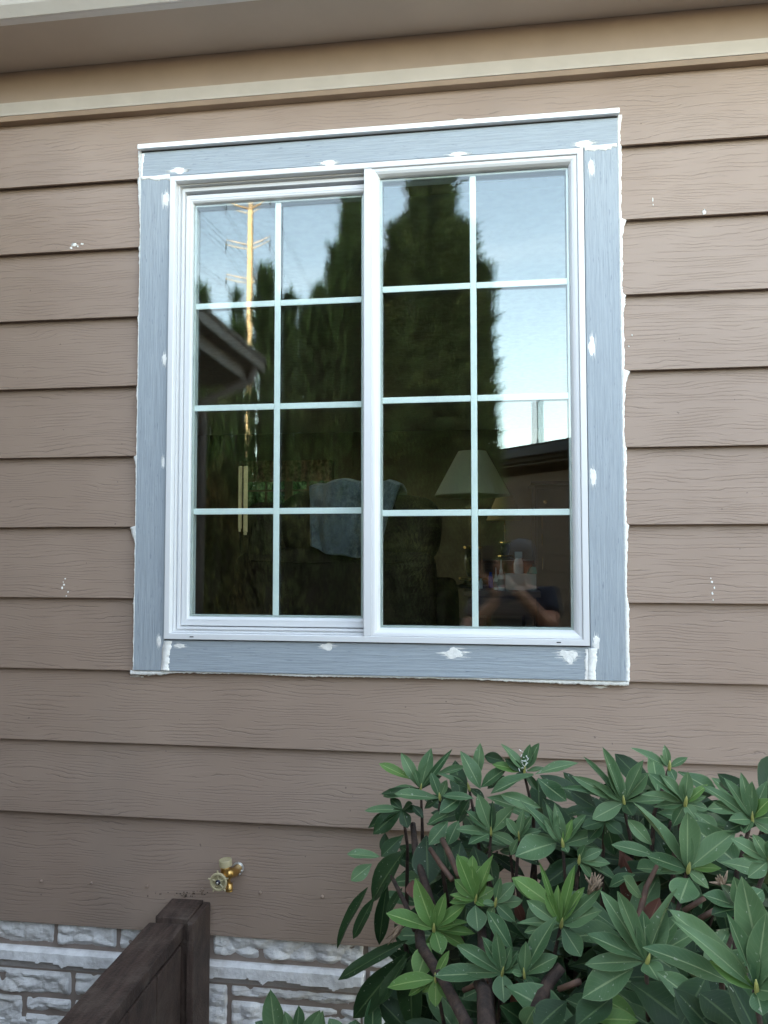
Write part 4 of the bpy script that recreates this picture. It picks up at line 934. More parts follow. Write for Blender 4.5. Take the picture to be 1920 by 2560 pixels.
def pillow(c, d, rng_, squ=3.2, seed=0, wr=.012, n=22):
    """rounded cushion as one deformed grid ball"""
    vs = []; fs = []
    for j in range(n+1):
        ph = -pi/2+pi*j/n
        for i in range(2*n):
            th = 2*pi*i/(2*n)
            f = lambda v, e: math.copysign(abs(v)**e, v)
            e = 2/squ
            p = Vector((f(cos(ph), e)*f(cos(th), e)*d[0]/2, f(cos(ph), e)*f(sin(th), e)*d[1]/2, f(sin(ph), e)*d[2]/2))
            p *= 1+wr*4*noise.noise(Vector((p.x*9+seed, p.y*9, p.z*9)))
            vs.append(Vector(c)+p)
    for j in range(n):
        for i in range(2*n):
            a = j*2*n+i; b = j*2*n+(i+1) % (2*n); fs.append((a, b, b+2*n, a+2*n))
    return vs, fs
YS = 1.5
s0 = at(596, 1300, YS); s1 = at(1092, 1300, YS); zt = at(900, 1243, YS).z
sofa = empty('sofa', ((s0.x+s1.x)/2, YS+.4, FL)); tag(sofa, 'dark brown leather sofa seen from behind through the window', 'sofa')
def chl(o, par):
    o.parent = par; o.matrix_parent_inverse = Matrix.Translation(-Vector(par.location)); return o
for i, (x0, x1, dz) in enumerate(((s0.x+.02, at(716, 1300, YS).x, -.03), (at(700, 1300, YS).x, at(925, 1300, YS).x, .03), (at(915, 1300, YS).x, s1.x, .0))):
    v, f = pillow(((x0+x1)/2, YS+.06, zt-.16+dz), (x1-x0+.03, .30, .34), 0, seed=i*5, squ=2.9, wr=.014)
    chl(MB().add(v, f).build('back_cushion', M3['leather'], smooth=True), sofa)
v, f = pillow(((s0.x+s1.x)/2, YS+.02, FL+.47), (s1.x-s0.x, .22, .72), 0, squ=9, seed=9, wr=.003); chl(MB().add(v, f).build('back_frame', M3['leather'], smooth=True), sofa)
v, f = pillow(((s0.x+s1.x)/2, YS+.5, FL+.33), (s1.x-s0.x-.2, .72, .30), 0, squ=6, seed=12, wr=.004); chl(MB().add(v, f).build('seat', M3['leather'], smooth=True), sofa)
for x in (s0.x+.02, s1.x-.02):
    v, f = pillow((x, YS+.42, FL+.36), (.20, .9, .62), 0, squ=5, seed=x, wr=.006); chl(MB().add(v, f).build('armrest', M3['leather'], smooth=True), sofa)
m = MB(); zz = zt-.30
for a, b in ((s0.x+.1, at(915, 1300, YS).x-.02), (at(925, 1300, YS).x, s1.x-.1)): m.tube([(a, YS-.095, zz), ((a+b)/2, YS-.105, zz-.012), (b, YS-.095, zz)], .004, 6)
chl(m.build('seam', M3['leather'], smooth=True), sofa)
# blanket over the back
bl = MB(); nu, nv = 60, 70; bx0, bx1 = at(772, 1300, YS-.12).x, at(1003, 1300, YS-.12).x
ztop = at(860, 1212, YS-.02).z; zbm = at(930, 1392, YS-.15).z; vs = []
Ldown = ztop-zbm; Ltot = Ldown+.30+.35
for j in range(nv+1):
    s_ = j/nv*Ltot
    for i in range(nu+1):
        u = i/nu
        low = Ldown*(0.82+.20*sin(pi*min(1, u*1.15))-(.30*max(0, u-.80)/.2*.3))
        ss = j/nv
        if ss < .5:   # hanging at the back, from hem to top
            k = ss/.5; z = ztop-low*(1-k); y = YS-.135-.02*sin(k*pi)
        elif ss < .7:
            k = (ss-.5)/.2; z = ztop+.02*sin(k*pi); y = YS-.135+.32*k
        else:
            k = (ss-.7)/.3; z = ztop-.35*k; y = YS+.185+.03*k
        edge = .055*(1-min(1, ss/.5))*(1 if u > .5 else .35)
        x = bx0+(bx1-bx0)*u; x += (edge if u < .5 else -edge*1.6)*abs(u-.5)*2*(1 if u < .5 else 1)
        fold = .085*noise.noise(Vector((u*4.5, ss*1.6, 2)))+.022*noise.noise(Vector((u*9, ss*6, 5)))+.022*max(0, 1-abs((u-.62-(.5-ss)*.5))/.07)-.02*max(0, 1-abs((u-.74-(.5-ss)*.4))/.06)
        corner = -.03*max(0, u-.85)/.15-.02*max(0, .08-u)/.08
        vs.append((x, y-fold-.01, z+.018*noise.noise(Vector((u*4, 4, 1)))+corner*.7))
fs = [(j*(nu+1)+i, j*(nu+1)+i+1, (j+1)*(nu+1)+i+1, (j+1)*(nu+1)+i) for j in range(nv) for i in range(nu)]
bl.add(vs, fs); o = bl.build('throw_blanket', blanket_mat(), smooth=True); md = o.modifiers.new('thick', 'SOLIDIFY'); md.thickness = .012
tag(o, 'fuzzy blue-grey throw blanket draped over the sofa back', 'blanket')
# lamps
def lamp(c, zbase, rb, rtp, zb_, ztp, mat, label):
    t = empty('table_lamp', (c.x, c.y, zbase)); tag(t, label, 'lamp', 'pair of table lamps with cone shades')
    m = MB(); n = 40; pr_ = [(rb, zb_-zbase), (rb+.002, zb_-zbase+.004), (rtp, ztp-zbase), (rtp-.003, ztp-zbase), (rb-.003, zb_-zbase+.002)]
    m.lathe(pr_+[pr_[0]], (0, 0, 0), (0, 0, 1), n, cap=False); m.build('lamp_shade', mat, t, smooth=False)
    h = zb_-zbase
    st = MB(); st.lathe([(.006, h*.45), (.006, h*.70), (.013, h*.70+.004), (.013, h*.70+.012), (.006, h*.70+.016), (.006, h*.86), (.014, h*.86+.004), (.014, h*.86+.01), (.005, h*.88), (.005, h+.12)], n=14)
    st.build('stem', M3['brass2'], t, smooth=True)
    for zc, r in ((h*.08, .075), (h*.42, .05)): MB().lathe([(r*.9, zc), (r, zc+.003), (r, zc+.014), (r*.9, zc+.017)], n=24).build('brass_collar', M3['brass2'], t)
    MB().lathe([(.085, 0), (.085, .012), (.06, .02), (.04, h*.08)], n=24).build('lamp_base', M3['darkmetal'], t)
    MB().lathe([(.028, h*.08+.0175), (.040, h*.2), (.046, h*.3), (.040, h*.418)], n=24).build('lamp_body', M3['darkmetal'], t, smooth=True)
    hp = MB(); hp.tube([(rtp*.98, 0, ztp-zbase-.01), (0, 0, ztp-zbase-.012), (-rtp*.98, 0, ztp-zbase-.01)], .002, 5); hp.tube([(0, rtp*.98, ztp-zbase-.01), (0, 0, ztp-zbase-.012), (0, -rtp*.98, ztp-zbase-.01)], .002, 5); hp.build('shade_spider', M3['brass2'], t)
    return t
yl = 2.0; ztab = at(1250, 1474, 1.8).z
c1 = at(1181, 1240, yl); lamp(c1, ztab, (at(1276, 1240, yl).x-at(1088, 1240, yl).x)/2, .075, c1.z, at(1180, 1129, yl).z, M3['shade'], 'nearer table lamp, pale grey-green cone shade, standing on the side table beside the sofa')
yf = 4.9; c2 = at(1262, 1301, yf); zt2 = at(1262, 1400, yf).z
lamp(c2, zt2, at(1308, 1300, yf).x-c2.x, .07, c2.z, at(1262, 1238, yf).z, M3['shade2'], 'farther table lamp, amber cone shade half hidden behind the nearer lamp shade')
# side tables
def table(x0, x1, y0, y1, z, label, legs=True):
    t = empty('side_table', ((x0+x1)/2, (y0+y1)/2, FL)); tag(t, label, 'table')
    chl(MB().box((x0, y0, z-.03), (x1, y1, z)).build('table_top', M3['wood'], bevel=.003), t)
    chl(MB().box((x0+.02, y0+.02, z-.12), (x1-.02, y1-.02, z-.031)).build('apron', M3['wood']), t)
    for x in (x0+.03, x1-.07):
        for y in (y0+.03, y1-.07): chl(MB().box((x, y, FL), (x+.04, y+.04, z-.1205)).build('leg', M3['wood']), t)
ta, tb = at(1190, 1474, 1.68), at(1352, 1474, 1.68)
table(ta.x-.06, tb.x, 1.68, 2.18, ztab, 'brown side table crowded with bottles and a grey box')
table(c2.x-.2, c2.x+.25, yf-.2, yf+.25, zt2, 'small dark side table under the farther lamp')
# things on the near table
def bottle(px, w, ytop, ybot, y, mat, label, nozzle=True, lab=True, cat='bottle', gr=None):
    c = at(px, ybot, y); s = (c-CAM).length/FPX; r = w*s/2; H = (ybot-ytop)*s
    t = empty('bottle', (c.x, y, ztab)); tag(t, label, cat, gr)
    hb = H*.52 if nozzle else H*.8
    MB().lathe([(r*.95, 0), (r, .004), (r, hb*.9), (r*.75, hb), (r*.45, hb+.003)], n=18).build('bottle_body', mat, t, smooth=False)
    if nozzle: MB().lathe([(r*.55, hb+.003), (r*.5, hb+H*.12), (r*.28, hb+H*.2), (r*.15, H)], n=14).build('nozzle', mat, t, smooth=True)
    else: MB().lathe([(r*.6, hb+.003), (r*.6, H)], n=14).build('bottle_cap', mat, t)
    if lab: MB().lathe([(r*1.02, hb*.2), (r*1.02, hb*.7)], n=18, cap=False).build('bottle_label', M3['label'], t)
    return t
bottle(1240, 12, 1418, 1472, 1.80, M3['white'], 'slim white dropper bottle, leftmost beside the grey box')
bottle(1253, 17, 1398, 1473, 1.74, M3['white'], 'taller white squeeze bottle with long nozzle, touching the grey box')
bottle(1227, 11, 1423, 1462, 1.95, M3['blue'], 'small blue bottle left of the white dropper bottles', nozzle=False, lab=False)
bottle(1202, 9, 1440, 1464, 1.9, M3['white'], 'tiny white bottle with pink top just right of the grille bar', nozzle=False, lab=False)
g0, g1 = at(1264, 1473, 1.76), at(1341, 1473, 1.76); zbx = at(1300, 1435, 1.76).z
MBx = MB(); MBx.box((g0.x, 1.76, ztab+.0005), (g1.x, 1.88, zbx)); o = MBx.build('tissue_box', M3['paper'], bevel=.002); tag(o, 'grey-white cardboard box on the side table', 'box')
sb = at(1297, 1436, 1.80); s_ = (sb-CAM).length/FPX; t = empty('spray_bottle', (sb.x, 1.82, zbx)); tag(t, 'white spray bottle with square top rising above the grey box', 'spray bottle')
MB().lathe([(11*s_, 0.0005), (12*s_, .01), (12*s_, 24*s_), (8*s_, 36*s_), (7*s_, 38*s_)], n=20).build('bottle_body', M3['white'], t, smooth=False)
MB().box((-9*s_, -9*s_, 38.2*s_), (9*s_, 9*s_, 54*s_)).build('spray_head', M3['white'], t, bevel=.003)
tl, tr_ = at(1317, 1436, 1.8), at(1342, 1436, 1.8); tt = at(1330, 1418, 1.8).z
m = MB(); m.hexa([(tl.x, 1.78, zbx+.0005), (tr_.x, 1.78, zbx+.0005), (tr_.x, 1.86, zbx+.0005), (tl.x, 1.86, zbx+.0005), (tl.x+.018, 1.785, tt), (tr_.x-.004, 1.785, tt), (tr_.x-.004, 1.855, tt), (tl.x+.018, 1.855, tt)])
tag(m.build('teal_packet', M3['teal'], bevel=.003), 'small teal packet on the right end of the grey box', 'packet')
# cabinet and wall strip
ca, cb = at(1336, 1212, 4.6), at(1425, 1400, 4.6)
cab = empty('cabinet', ((ca.x+cb.x)/2, 4.75, FL)); tag(cab, 'tall dark wooden cabinet standing right of the lamps', 'cabinet')
chl(MB().box((ca.x, 4.6, FL), (1.22, 5.0, ca.z)).build('carcass', M3['cab']), cab); chl(MB().box((ca.x-.03, 4.57, ca.z+.0005), (1.235, 5.02, ca.z+.03)).build('cornice', M3['cab'], bevel=.006), cab)
for i in range(2):
    x0 = ca.x+.02+i*(1.2-ca.x)/2; chl(MB().box((x0, 4.585, FL+.1), (x0+(1.2-ca.x)/2-.02, 4.5995, ca.z-.03)).build('cabinet_door', M3['cab'], bevel=.004), cab)
for zc in (1.9, 1.75, 1.55): 
    p = Vector((ca.x+.06, 4.575, zc)); chl(MB().box((p.x-.004, 4.577, zc-.05), (p.x+.004, 4.5845, zc+.05)).build('hinge', M3['brass2']), cab)
chl(MB().lathe([(.012, 0), (.02, .01), (.012, .02)], (ca.x+.09, 4.584, at(1349, 1255, 4.6).z), (0, -1, 0), 10).build('knob', M3['brass2'], smooth=True), cab)
# tan slats hanging near the far window
for i, (a, b, yy, zb__) in enumerate(((596, 603.5, .95, 1322), (609, 618, .93, 1330))):
    p0, p1 = at(a, 1165, yy), at(b, zb__, yy); m = MB(); m.box((p0.x, yy, p1.z), (p1.x, yy+.006, p0.z)); m.box((p0.x+.002, yy-.001, p1.z-.012), (p1.x-.003, yy+.005, p1.z-.0003))
    tag(m.build('vertical_slat', M3['tan'], bevel=.002), ('narrow', 'wide')[i]+' tan hanging slat, '+('left', 'right')[i]+' one of the two before the far window', 'blind slat', 'two tan slats before the far window')
# far window
fw = empty('window', ((WX0+WX1)/2, IY1, WZ0), house); fw['label'] = 'small far window across the room with dark grilles and patterned valance'
def f3(m, n_, mt): o = m.build(n_, mt); o.parent = fw; o.matrix_parent_inverse = Matrix.Translation(-Vector(fw.location)); return o
m = MB(); m.ring(WX0-.06, WX1+.06, WZ0-.06, WZ1+.06, [(0, IY1-.002), (0, IY1-.02), (.065, IY1-.02), (.07, IY1+.05)]); f3(m, 'frame', M3['casing'])
for px in (665, 722, 770):
    x = at(px, 1220, IY1+.03).x; f3(MB().box((x-.012 if px != 722 else x-.05, IY1+.02, WZ0), (x+.012 if px != 722 else x+.05, IY1+.045, WZ1)), 'grille_bar', M3['casing'])
x_ = [WX0, WX1]; zg = at(700, 1226, IY1).z; f3(MB().box((WX0, IY1+.022, zg-.011), (WX1, IY1+.043, zg+.011)), 'grille_bar', M3['casing'])
va_ = MB(); zv = at(700, 1205, IY1-.03).z; nn = 40; vs = []
for i in range(nn+1):
    x = WX0-.03+(WX1-WX0+.06)*i/nn; y = IY1-.045+.012*sin(i*1.9); vs += [(x, y, WZ1+.06), (x, y, zv+.012*(i % 4 == 0))]
va_.add(vs, [(2*i, 2*i+1, 2*i+3, 2*i+2) for i in range(nn)]); o = f3(va_, 'valance', M3['valance']); md = o.modifiers.new('t', 'SOLIDIFY'); md.thickness = .004
o = MB().box((WX0, -.0015, WZ0), (WX1, .0015, WZ1)).build('glass_pane', MAT['glass_out']); o.parent = fw; o.location = (-fw.location.x, .05, -fw.location.z)

# ------------------------------------------------------------------ foliage builders for the garden behind the viewer
def spray_crown(name, spires, density, mat, parent, base_z=.15, spray=.115, seed=0, parts=5, wid=.011, maxn=6000):
    """feathery upright sprays over one or more spires: (x, y, ztop, radius at the base)"""
    R_ = np.random.default_rng(seed); V = []; F = []
    for (sx_, sy_, zt_, rb_) in spires:
        H_ = zt_-base_z; ns = int(min(maxn, density*rb_*H_*4))
        for _ in range(ns):
            t = R_.random()**.85; z = base_z+H_*t; th = R_.random()*2*pi
            prof = (1-t)**.82*(1.0 if t > .12 else .75+t*2)
            nn_ = noise.noise(Vector((cos(th)*1.3+seed, sin(th)*1.3, z*.9)))*.30+noise.noise(Vector((cos(th)*3+seed, sin(th)*3, z*2.6)))*.2
            r = rb_*prof*(1+nn_)*(1-.35*R_.random()**2)+.02
            p = Vector((sx_+cos(th)*r, sy_+sin(th)*r, z))
            out = Vector((cos(th), sin(th), 0)); d = (out*R_.uniform(.15, .75)+Vector((R_.normal()*.25, R_.normal()*.25, R_.uniform(.7, 1.2)))).normalized()
            ln = spray*R_.uniform(.6, 1.5)*(1.0 if t < .85 else 1.3)
            side = d.cross(out+Vector((R_.normal()*.5, R_.normal()*.5, R_.normal()*.3))).normalized()
            w = wid*R_.uniform(.7, 1.3)
            n0 = len(V); V += [p-side*w, p+side*w, p+d*ln]; F.append((n0, n0+1, n0+2))
            for k in range(parts):
                f_ = (k+.6)/parts; sg = 1 if k % 2 else -1; q_ = p+d*ln*f_*.85; dd_ = (d+side*sg*R_.uniform(.5, .9)).normalized(); l2 = ln*.55*(1-f_*.6)
                w2 = d.cross(side)*0; w2 = (dd_.cross(side.cross(d))).normalized()*w*.9
                n0 = len(V); V += [q_-w2, q_+w2, q_+dd_*l2]; F.append((n0, n0+1, n0+2))
    me = bpy.data.meshes.new(name); me.from_pydata(V, [], F); me.materials.append(mat)
    o = bpy.data.objects.new(name, me); C.objects.link(o); o.parent = parent; o.matrix_parent_inverse = Matrix.Translation(-Vector(parent.location)); return o
def crown_core(spires, mat, parent, base_z=.15, k=.66):
    m = MB()
    for (sx_, sy_, zt_, rb_) in spires:
        n = 18; nl = 18; vs = []
        for j in range(nl+1):
            t = j/nl*.965; z = base_z+(zt_-base_z)*t
            for i in range(n):
                th = 2*pi*i/n; nn_ = noise.noise(Vector((cos(th)*1.3+sx_, sin(th)*1.3, z*.9)))*.25
                r = rb_*k*((1-t)**.82*(1.0 if t > .12 else .75+t*2))*(1+nn_)*(1-.25*t)
                vs.append((sx_+cos(th)*r, sy_+sin(th)*r, z))
        fs = [(j*n+i, j*n+(i+1) % n, (j+1)*n+(i+1) % n, (j+1)*n+i) for j in range(nl) for i in range(n)]
        m.add(vs, fs)
    o = m.build('inner_twigs', mat, smooth=True); o.parent = parent; o.matrix_parent_inverse = Matrix.Translation(-Vector(parent.location)); return o
CR = [crown_mat('arborvitae_green', (0.32, 0.42, 0.15), (0.52, 0.62, 0.22), (0.66, 0.48, 0.20)), crown_mat('arborvitae_deep', (0.29, 0.43, 0.15), (0.50, 0.64, 0.22), (0.62, 0.48, 0.19))]
corem = simple('inner_twigs', (0.10, 0.085, 0.045), 0.95, var=0.4, scale=9)
def conifer(spires, label, seed, mat=0, dens=520, **kw):
    x, y = spires[0][0], spires[0][1]; t = empty('arborvitae_tree', (x, y, 0)); tag(t, label, 'tree', 'arborvitae trees mirrored in the window panes')
    spray_crown('crown', spires, dens, CR[mat], t, seed=seed, **kw); crown_core(spires, corem, t)
    m = MB()
    for s_ in spires: m.tube([(s_[0], s_[1], 0), (s_[0]*.99+x*.01, s_[1], 1.2), (s_[0], s_[1], s_[2]*.8)], [.09, .07, .02], 8)
    o = m.build('trunk', MAT['bark'], smooth=True); o.parent = t; o.matrix_parent_inverse = Matrix.Translation(-Vector(t.location))
def R3(px, py, D): return rfl(px, py, D)
def spire(px, py, D, wpx, dy=0):
    p = R3(px, py, D); s = (D+2.03)/FPX; return (p.x, p.y+dy, p.z+.05, wpx*s)
conifer([spire(1056, 452, 5.5, 124), spire(1117, 488, 5.6, 118, .1), spire(1168, 595, 5.4, 100), spire(1000, 590, 5.7, 92), spire(1212, 700, 5.5, 66), spire(975, 700, 5.8, 90)], 'tallest arborvitae, twin-pointed, reflected in the fixed right pane', 3, 0, dens=640)
conifer([spire(880, 485, 5.8, 85), spire(845, 640, 5.6, 75), spire(925, 560, 5.9, 70)], 'slender-topped arborvitae reflected beside the centre mullion', 7, 1)
conifer([spire(800, 745, 5.9, 80), spire(770, 790, 5.6, 70)], 'shorter arborvitae reflected right of the steel pole, below the upper grille', 9, 1)
conifer([spire(662, 690, 6.1, 62), spire(700, 790, 5.8, 60), spire(722, 760, 6.3, 50)], 'small pointed arborvitae reflected directly right of the steel pole', 11, 1)
conifer([spire(500, 735, 7.2, 60), spire(540, 825, 7.4, 55), spire(450, 720, 7.4, 70)], 'arborvitae reflected behind the neighbouring roof edge at far left', 15, 1)
conifer([spire(592, 745, 6.6, 36), spire(600, 830, 6.4, 60), spire(570, 840, 6.9, 50)], 'thin wispy arborvitae reflected between the roof edge and the steel pole', 19, 1, dens=240)
lowc = (0.030, 0.042, 0.018)
# dark broad shrubs low in front of the trees
CR2 = crown_mat('low_shrub_leaves', (0.30, 0.34, 0.13), (0.60, 0.58, 0.22), (0.75, 0.42, 0.18))
for i, (px, py, D, w) in enumerate([(560, 1190, 4.9, 150), (800, 1230, 4.7, 150), (1040, 1260, 4.8, 140), (1170, 1330, 4.6, 90), (690, 1330, 4.4, 130), (930, 1360, 4.4, 130)]):
    p = spire(px, py, D, w); t = empty('garden_shrub', (p[0], p[1], 0))
    tag(t, ['dark shrub reflected low in the left sash under the roof corner', 'dark shrub reflected around the blanket', 'dark shrub reflected left of the lamp shade', 'dark shrub reflected beneath the lamp shade', 'low dark shrub reflected in the bottom of the left sash', 'low dark shrub reflected at the foot of the mullion'][i], 'shrub', 'garden shrubs mirrored low in the panes')
    sps = [(p[0], p[1], p[2], p[3]), (p[0]+p[3]*.6, p[1]-.1, p[2]*.9, p[3]*.7), (p[0]-p[3]*.6, p[1]-.1, p[2]*.85, p[3]*.7)]
    spray_crown('crown', sps, 260, CR2, t, base_z=.05, seed=40+i, spray=.13, parts=4, wid=.014); crown_core(sps, corem, t, base_z=.05)

# ------------------------------------------------------------------ steel power pole with arms and wires
PD = 90.0; steel = simple('sun_tinted_steel', (0.60, 0.47, 0.30), 0.6, 0.0, var=0.05, scale=.5)  # tan base carries part of the low sun's gold
pc = R3(626, 700, PD); pole = empty('power_pole', (pc.x, pc.y, 0)); tag(pole, 'tall sunlit steel transmission pole with three tiers of arms, reflected in the left sash', 'power pole')
m = MB(); m.tube([(pc.x, pc.y, 0), (pc.x, pc.y, 30), (pc.x, pc.y, 56)], [.66, .44, .26], 18); chl(m.build('pole', steel, smooth=True), pole)
tips = []
for (ly, ry, jy) in (((504, 490, 525)), (601, 592, 614), (687, 677, 699)):
    zj = R3(626, jy, PD).z; zl_ = R3(566, ly, PD).z; zr_ = R3(676, ry, PD).z; xl_ = R3(566, ly, PD).x; xr_ = R3(676, ry, PD).x
    for (xt, ztp) in ((xl_, zl_), (xr_, zr_)):
        m = MB(); m.tube([(pc.x, pc.y, zj), ((pc.x+xt)/2, pc.y, zj+(ztp-zj)*.42), (xt, pc.y, ztp)], [.16, .13, .09], 8)
        chl(m.build('cross_arm', steel, smooth=True), pole); tips.append((xt, ztp))
        mi = MB(); mi.lathe([(.05, 0), (.12, .1), (.05, .2), (.12, .3), (.05, .4), (.12, .5), (.05, .6), (.12, .7), (.05, .8), (.03, 1.2)], (xt, pc.y, ztp-1.25), n=8); chl(mi.build('insulator', M3['darkmetal']), pole)
for i, (xt, ztp) in enumerate(tips):
    m = MB()
    for y1, z1, sag in ((-320, ztp-6, 5), (70, ztp+2, 4)):
        pts = [(xt+(0 if y1 < 0 else -k*.6*3)/1.0, pc.y+(y1-pc.y)*k, ztp-1.2+(z1-ztp)*k-sag*4*k*(1-k)) for k in np.linspace(0, 1, 14)]
        m.tube(pts, .035, 5)
    tag(m.build('power_line', M3['darkmetal']), ['lower', 'lower', 'middle', 'middle', 'x', 'x'][0] and ('power line hung from the %s %s arm of the steel pole' % (('top', 'top', 'middle', 'middle', 'lowest', 'lowest')[i], ('left', 'right')[i % 2])), 'power line', 'power lines strung from the steel pole')

# ------------------------------------------------------------------ wing of the house at the left, behind the viewer
wingm = simple('wing_siding', (0.20, 0.155, 0.125), 0.6, var=0.05, scale=2); fasm = simple('wing_fascia_paint', (0.24, 0.19, 0.16), 0.5, var=0.05, scale=3)
wing = empty('neighbouring_wing', (-3.5, -1.5, 0)); tag(wing, 'low brown wing with overhanging eave corner, reflected at the left of the left sash', 'building')
wx, wy = -1.412, -2.84
chl(MB().box((-6.5, wy+.28, 0), (wx-.30, -.30, 2.80)).build('wall', wingm), wing)
chl(MB().box((-6.5, wy+.02, 2.802), (wx-.02, -.30, 2.815)).build('soffit', simple('dark_soffit', (0.09, 0.07, 0.055), 0.7)), wing)
fm = MB(); fm.box((wx-.0195, wy, 2.80), (wx-.004, -.30, 2.945)); fm.box((-6.5, wy, 2.80), (wx-.02, wy+.0195, 2.945)); chl(fm.build('fascia_board', fasm), wing)
gm = MB(); gm.box((wx-.003, wy-.01, 2.885), (wx+.08, -.36, 2.975)); gm.box((wx+.079, wy-.01, 2.955), (wx+.092, -.36, 2.982)); chl(gm.build('gutter', fasm, bevel=.008), wing)
ds = MB(); ds.tube([(wx+.04, wy+.12, 2.884), (wx+.02, wy+.14, 2.80), (wx-.22, wy+.36, 2.62), (wx-.24, wy+.38, 0.05)], .035, 8); chl(ds.build('downspout', fasm, smooth=True), wing)
rm = MB(); rm.hexa([(-6.5, wy-.02, 2.95), (wx+.02, wy-.02, 2.985), (wx+.02, -.37, 2.985), (-6.5, -.37, 2.95), (-6.5, wy-.02, 4.9), (wx+.02, wy-.02, 3.0), (wx+.02, -.37, 3.0), (-6.5, -.37, 4.9)]); chl(rm.build('roof', roofm), wing)

# ------------------------------------------------------------------ low building across the yard, right
bR, bL = R3(1425, 1103, 6.8), R3(1255, 1117, 7.7); dirv = Vector((bL.x-bR.x, bL.y-bR.y, 0)).normalized()
gar = empty('garage_building', (bR.x+1, bR.y, 0)); tag(gar, 'low brown outbuilding with dark roof edge, reflected right of the tallest tree', 'building')
nrm = Vector((dirv.y, -dirv.x, 0)); nrm = nrm if nrm.y < 0 else -nrm
zt_ = bR.z
def gbx(u0, u1, d0, d1, z0, z1, name, mat, bev=0):
    P_ = [bR+dirv*u+nrm*d for u, d in ((u0, d0), (u1, d0), (u1, d1), (u0, d1))]
    m = MB(); m.hexa([(p.x, p.y, z0) for p in P_]+[(p.x, p.y, z1) for p in P_]); return chl(m.build(name, mat, bevel=bev), gar)
gw = simple('garage_siding', (0.34, 0.22, 0.15), 0.7, var=0.05, scale=2)
zz = 0.0; i = 0
while zz < 2.58:
    P_ = [(-5.0, .1), (3.5, .1)]
    gbx(-5, 3.5, .12, 5, zz, min(zz+.2, 2.6)-.004, 'siding_course', gw); zz += .2; i += 1
gbx(-5.3, 3.8, .0, .03, zt_-.16, zt_-.01, 'fascia_board', simple('dark_fascia', (0.035, 0.028, 0.030), 0.45)); gbx(-5.3, 3.8, .031, 5.2, zt_-.2, zt_-.185, 'soffit', fasm)
gbx(-5.3, 3.8, -.11, -.002, zt_-.12, zt_-.015, 'gutter', simple('dark_gutter', (0.05, 0.045, 0.055), 0.35), .01)
gbx(-5.35, 3.85, -.05, 5.3, zt_-.0095, zt_+.03, 'roof', roofm)
vp = R3(1352, 1100, 8.6)
m = MB(); m.lathe([(.10, 0), (.07, .12), (.045, .3), (.045, .75), (.05, .76), (.05, .80)], (vp.x, vp.y, zt_+.02), n=14); o = m.build('vent_pipe', simple('pale_vent', (0.55, 0.54, 0.50), 0.5), smooth=True)
chl(o, gar); o['label'] = 'pale vent pipe on the roof'

# ------------------------------------------------------------------ hedge seen through the far window; unseen firs added to shade the yard
CRg = crown_mat('hedge_green', (0.10, 0.19, 0.06), (0.20, 0.33, 0.12), (0.22, 0.28, 0.09))  # base greens set brighter, since the firs block the sun here
t = empty('hedge', (-2.4, 9.4, 0)); tag(t, 'bright green hedge seen through the far window of the room', 'hedge')
sps = [(x, 9.4+.1*sin(x*3), 2.9+.2*sin(x*5), .75) for x in np.arange(-4.2, 0.0, .55)]
spray_crown('foliage', sps, 240, CRg, t, seed=77, spray=.16, parts=3, wid=.03, base_z=.05); crown_core(sps, corem, t, base_z=.05)
CRb = crown_mat('tall_fir_green', (0.03, 0.05, 0.02), (0.05, 0.08, 0.03), (0.06, 0.07, 0.03))
for i, x in enumerate(np.arange(-13, 14, 2.0)):
    yy = 13.5+.8*sin(i*2.1); t = empty('shade_fir', (float(x), yy, 0)); tag(t, 'unseen tall dark fir beyond the house, in the row added to shade the yard', 'tree', 'unseen firs added in a row beyond the house')
    sps = [(float(x), yy, 12.4+.6*sin(i*1.7), 2.3)]
    spray_crown('crown', sps, 40, CRb, t, seed=90+i, spray=.7, parts=3, wid=.12, base_z=.6); crown_core(sps, corem, t, base_z=.6, k=.9)
    m = MB(); m.tube([(x, yy, 0), (x, yy, 6), (x, yy, 11)], [.3, .2, .05], 8); chl(m.build('trunk', MAT['bark']), t)

# ------------------------------------------------------------------ the person taking the picture
def skin_obj(name, verts, edges, rad, root, mat, sub=2, parent=None):
    me = bpy.data.meshes.new(name); me.from_pydata([tuple(v) for v in verts], edges, [])
    o = bpy.data.objects.new(name, me); C.objects.link(o)
    md = o.modifiers.new('skin', 'SKIN'); md.use_smooth_shade = True
    for i, r in enumerate(rad):
        s = me.skin_vertices[0].data[i]; s.radius = (r, r) if not isinstance(r, tuple) else r; s.use_root = (i == root)
    o.modifiers.new('sub', 'SUBSURF').levels = sub; o.modifiers['sub'].render_levels = sub
    dg = bpy.context.evaluated_depsgraph_get(); me2 = bpy.data.meshes.new_from_object(o.evaluated_get(dg)); o.modifiers.clear(); o.data = me2
    me2.materials.clear(); me2.materials.append(mat); me2.polygons.foreach_set('use_smooth', [True]*len(me2.polygons))
    if parent: o.parent = parent; o.matrix_parent_inverse = Matrix.Translation(-Vector(parent.location))
    return o
skinm = simple('skin', (0.60, 0.27, 0.16), 0.5, var=0.06, scale=12); shirt = simple('dark_shirt', (0.030, 0.026, 0.038), 0.9, var=0.2, scale=20); trous = simple('dark_trousers', (0.03, 0.035, 0.05), 0.9)
hair = simple('greying_hair', (0.16, 0.13, 0.12), 0.8, var=0.5, scale=80)
def V(px, py, D): return R3(px, py, D)
head = V(1304, 1405, 2.38); HX = head.x; 
chest = Vector((HX-.02, head.y-.06, 1.25)); neck = Vector((HX-.01, head.y-.04, 1.47)); shz = 1.40
pel = Vector((HX-.03, head.y-.05, .92))
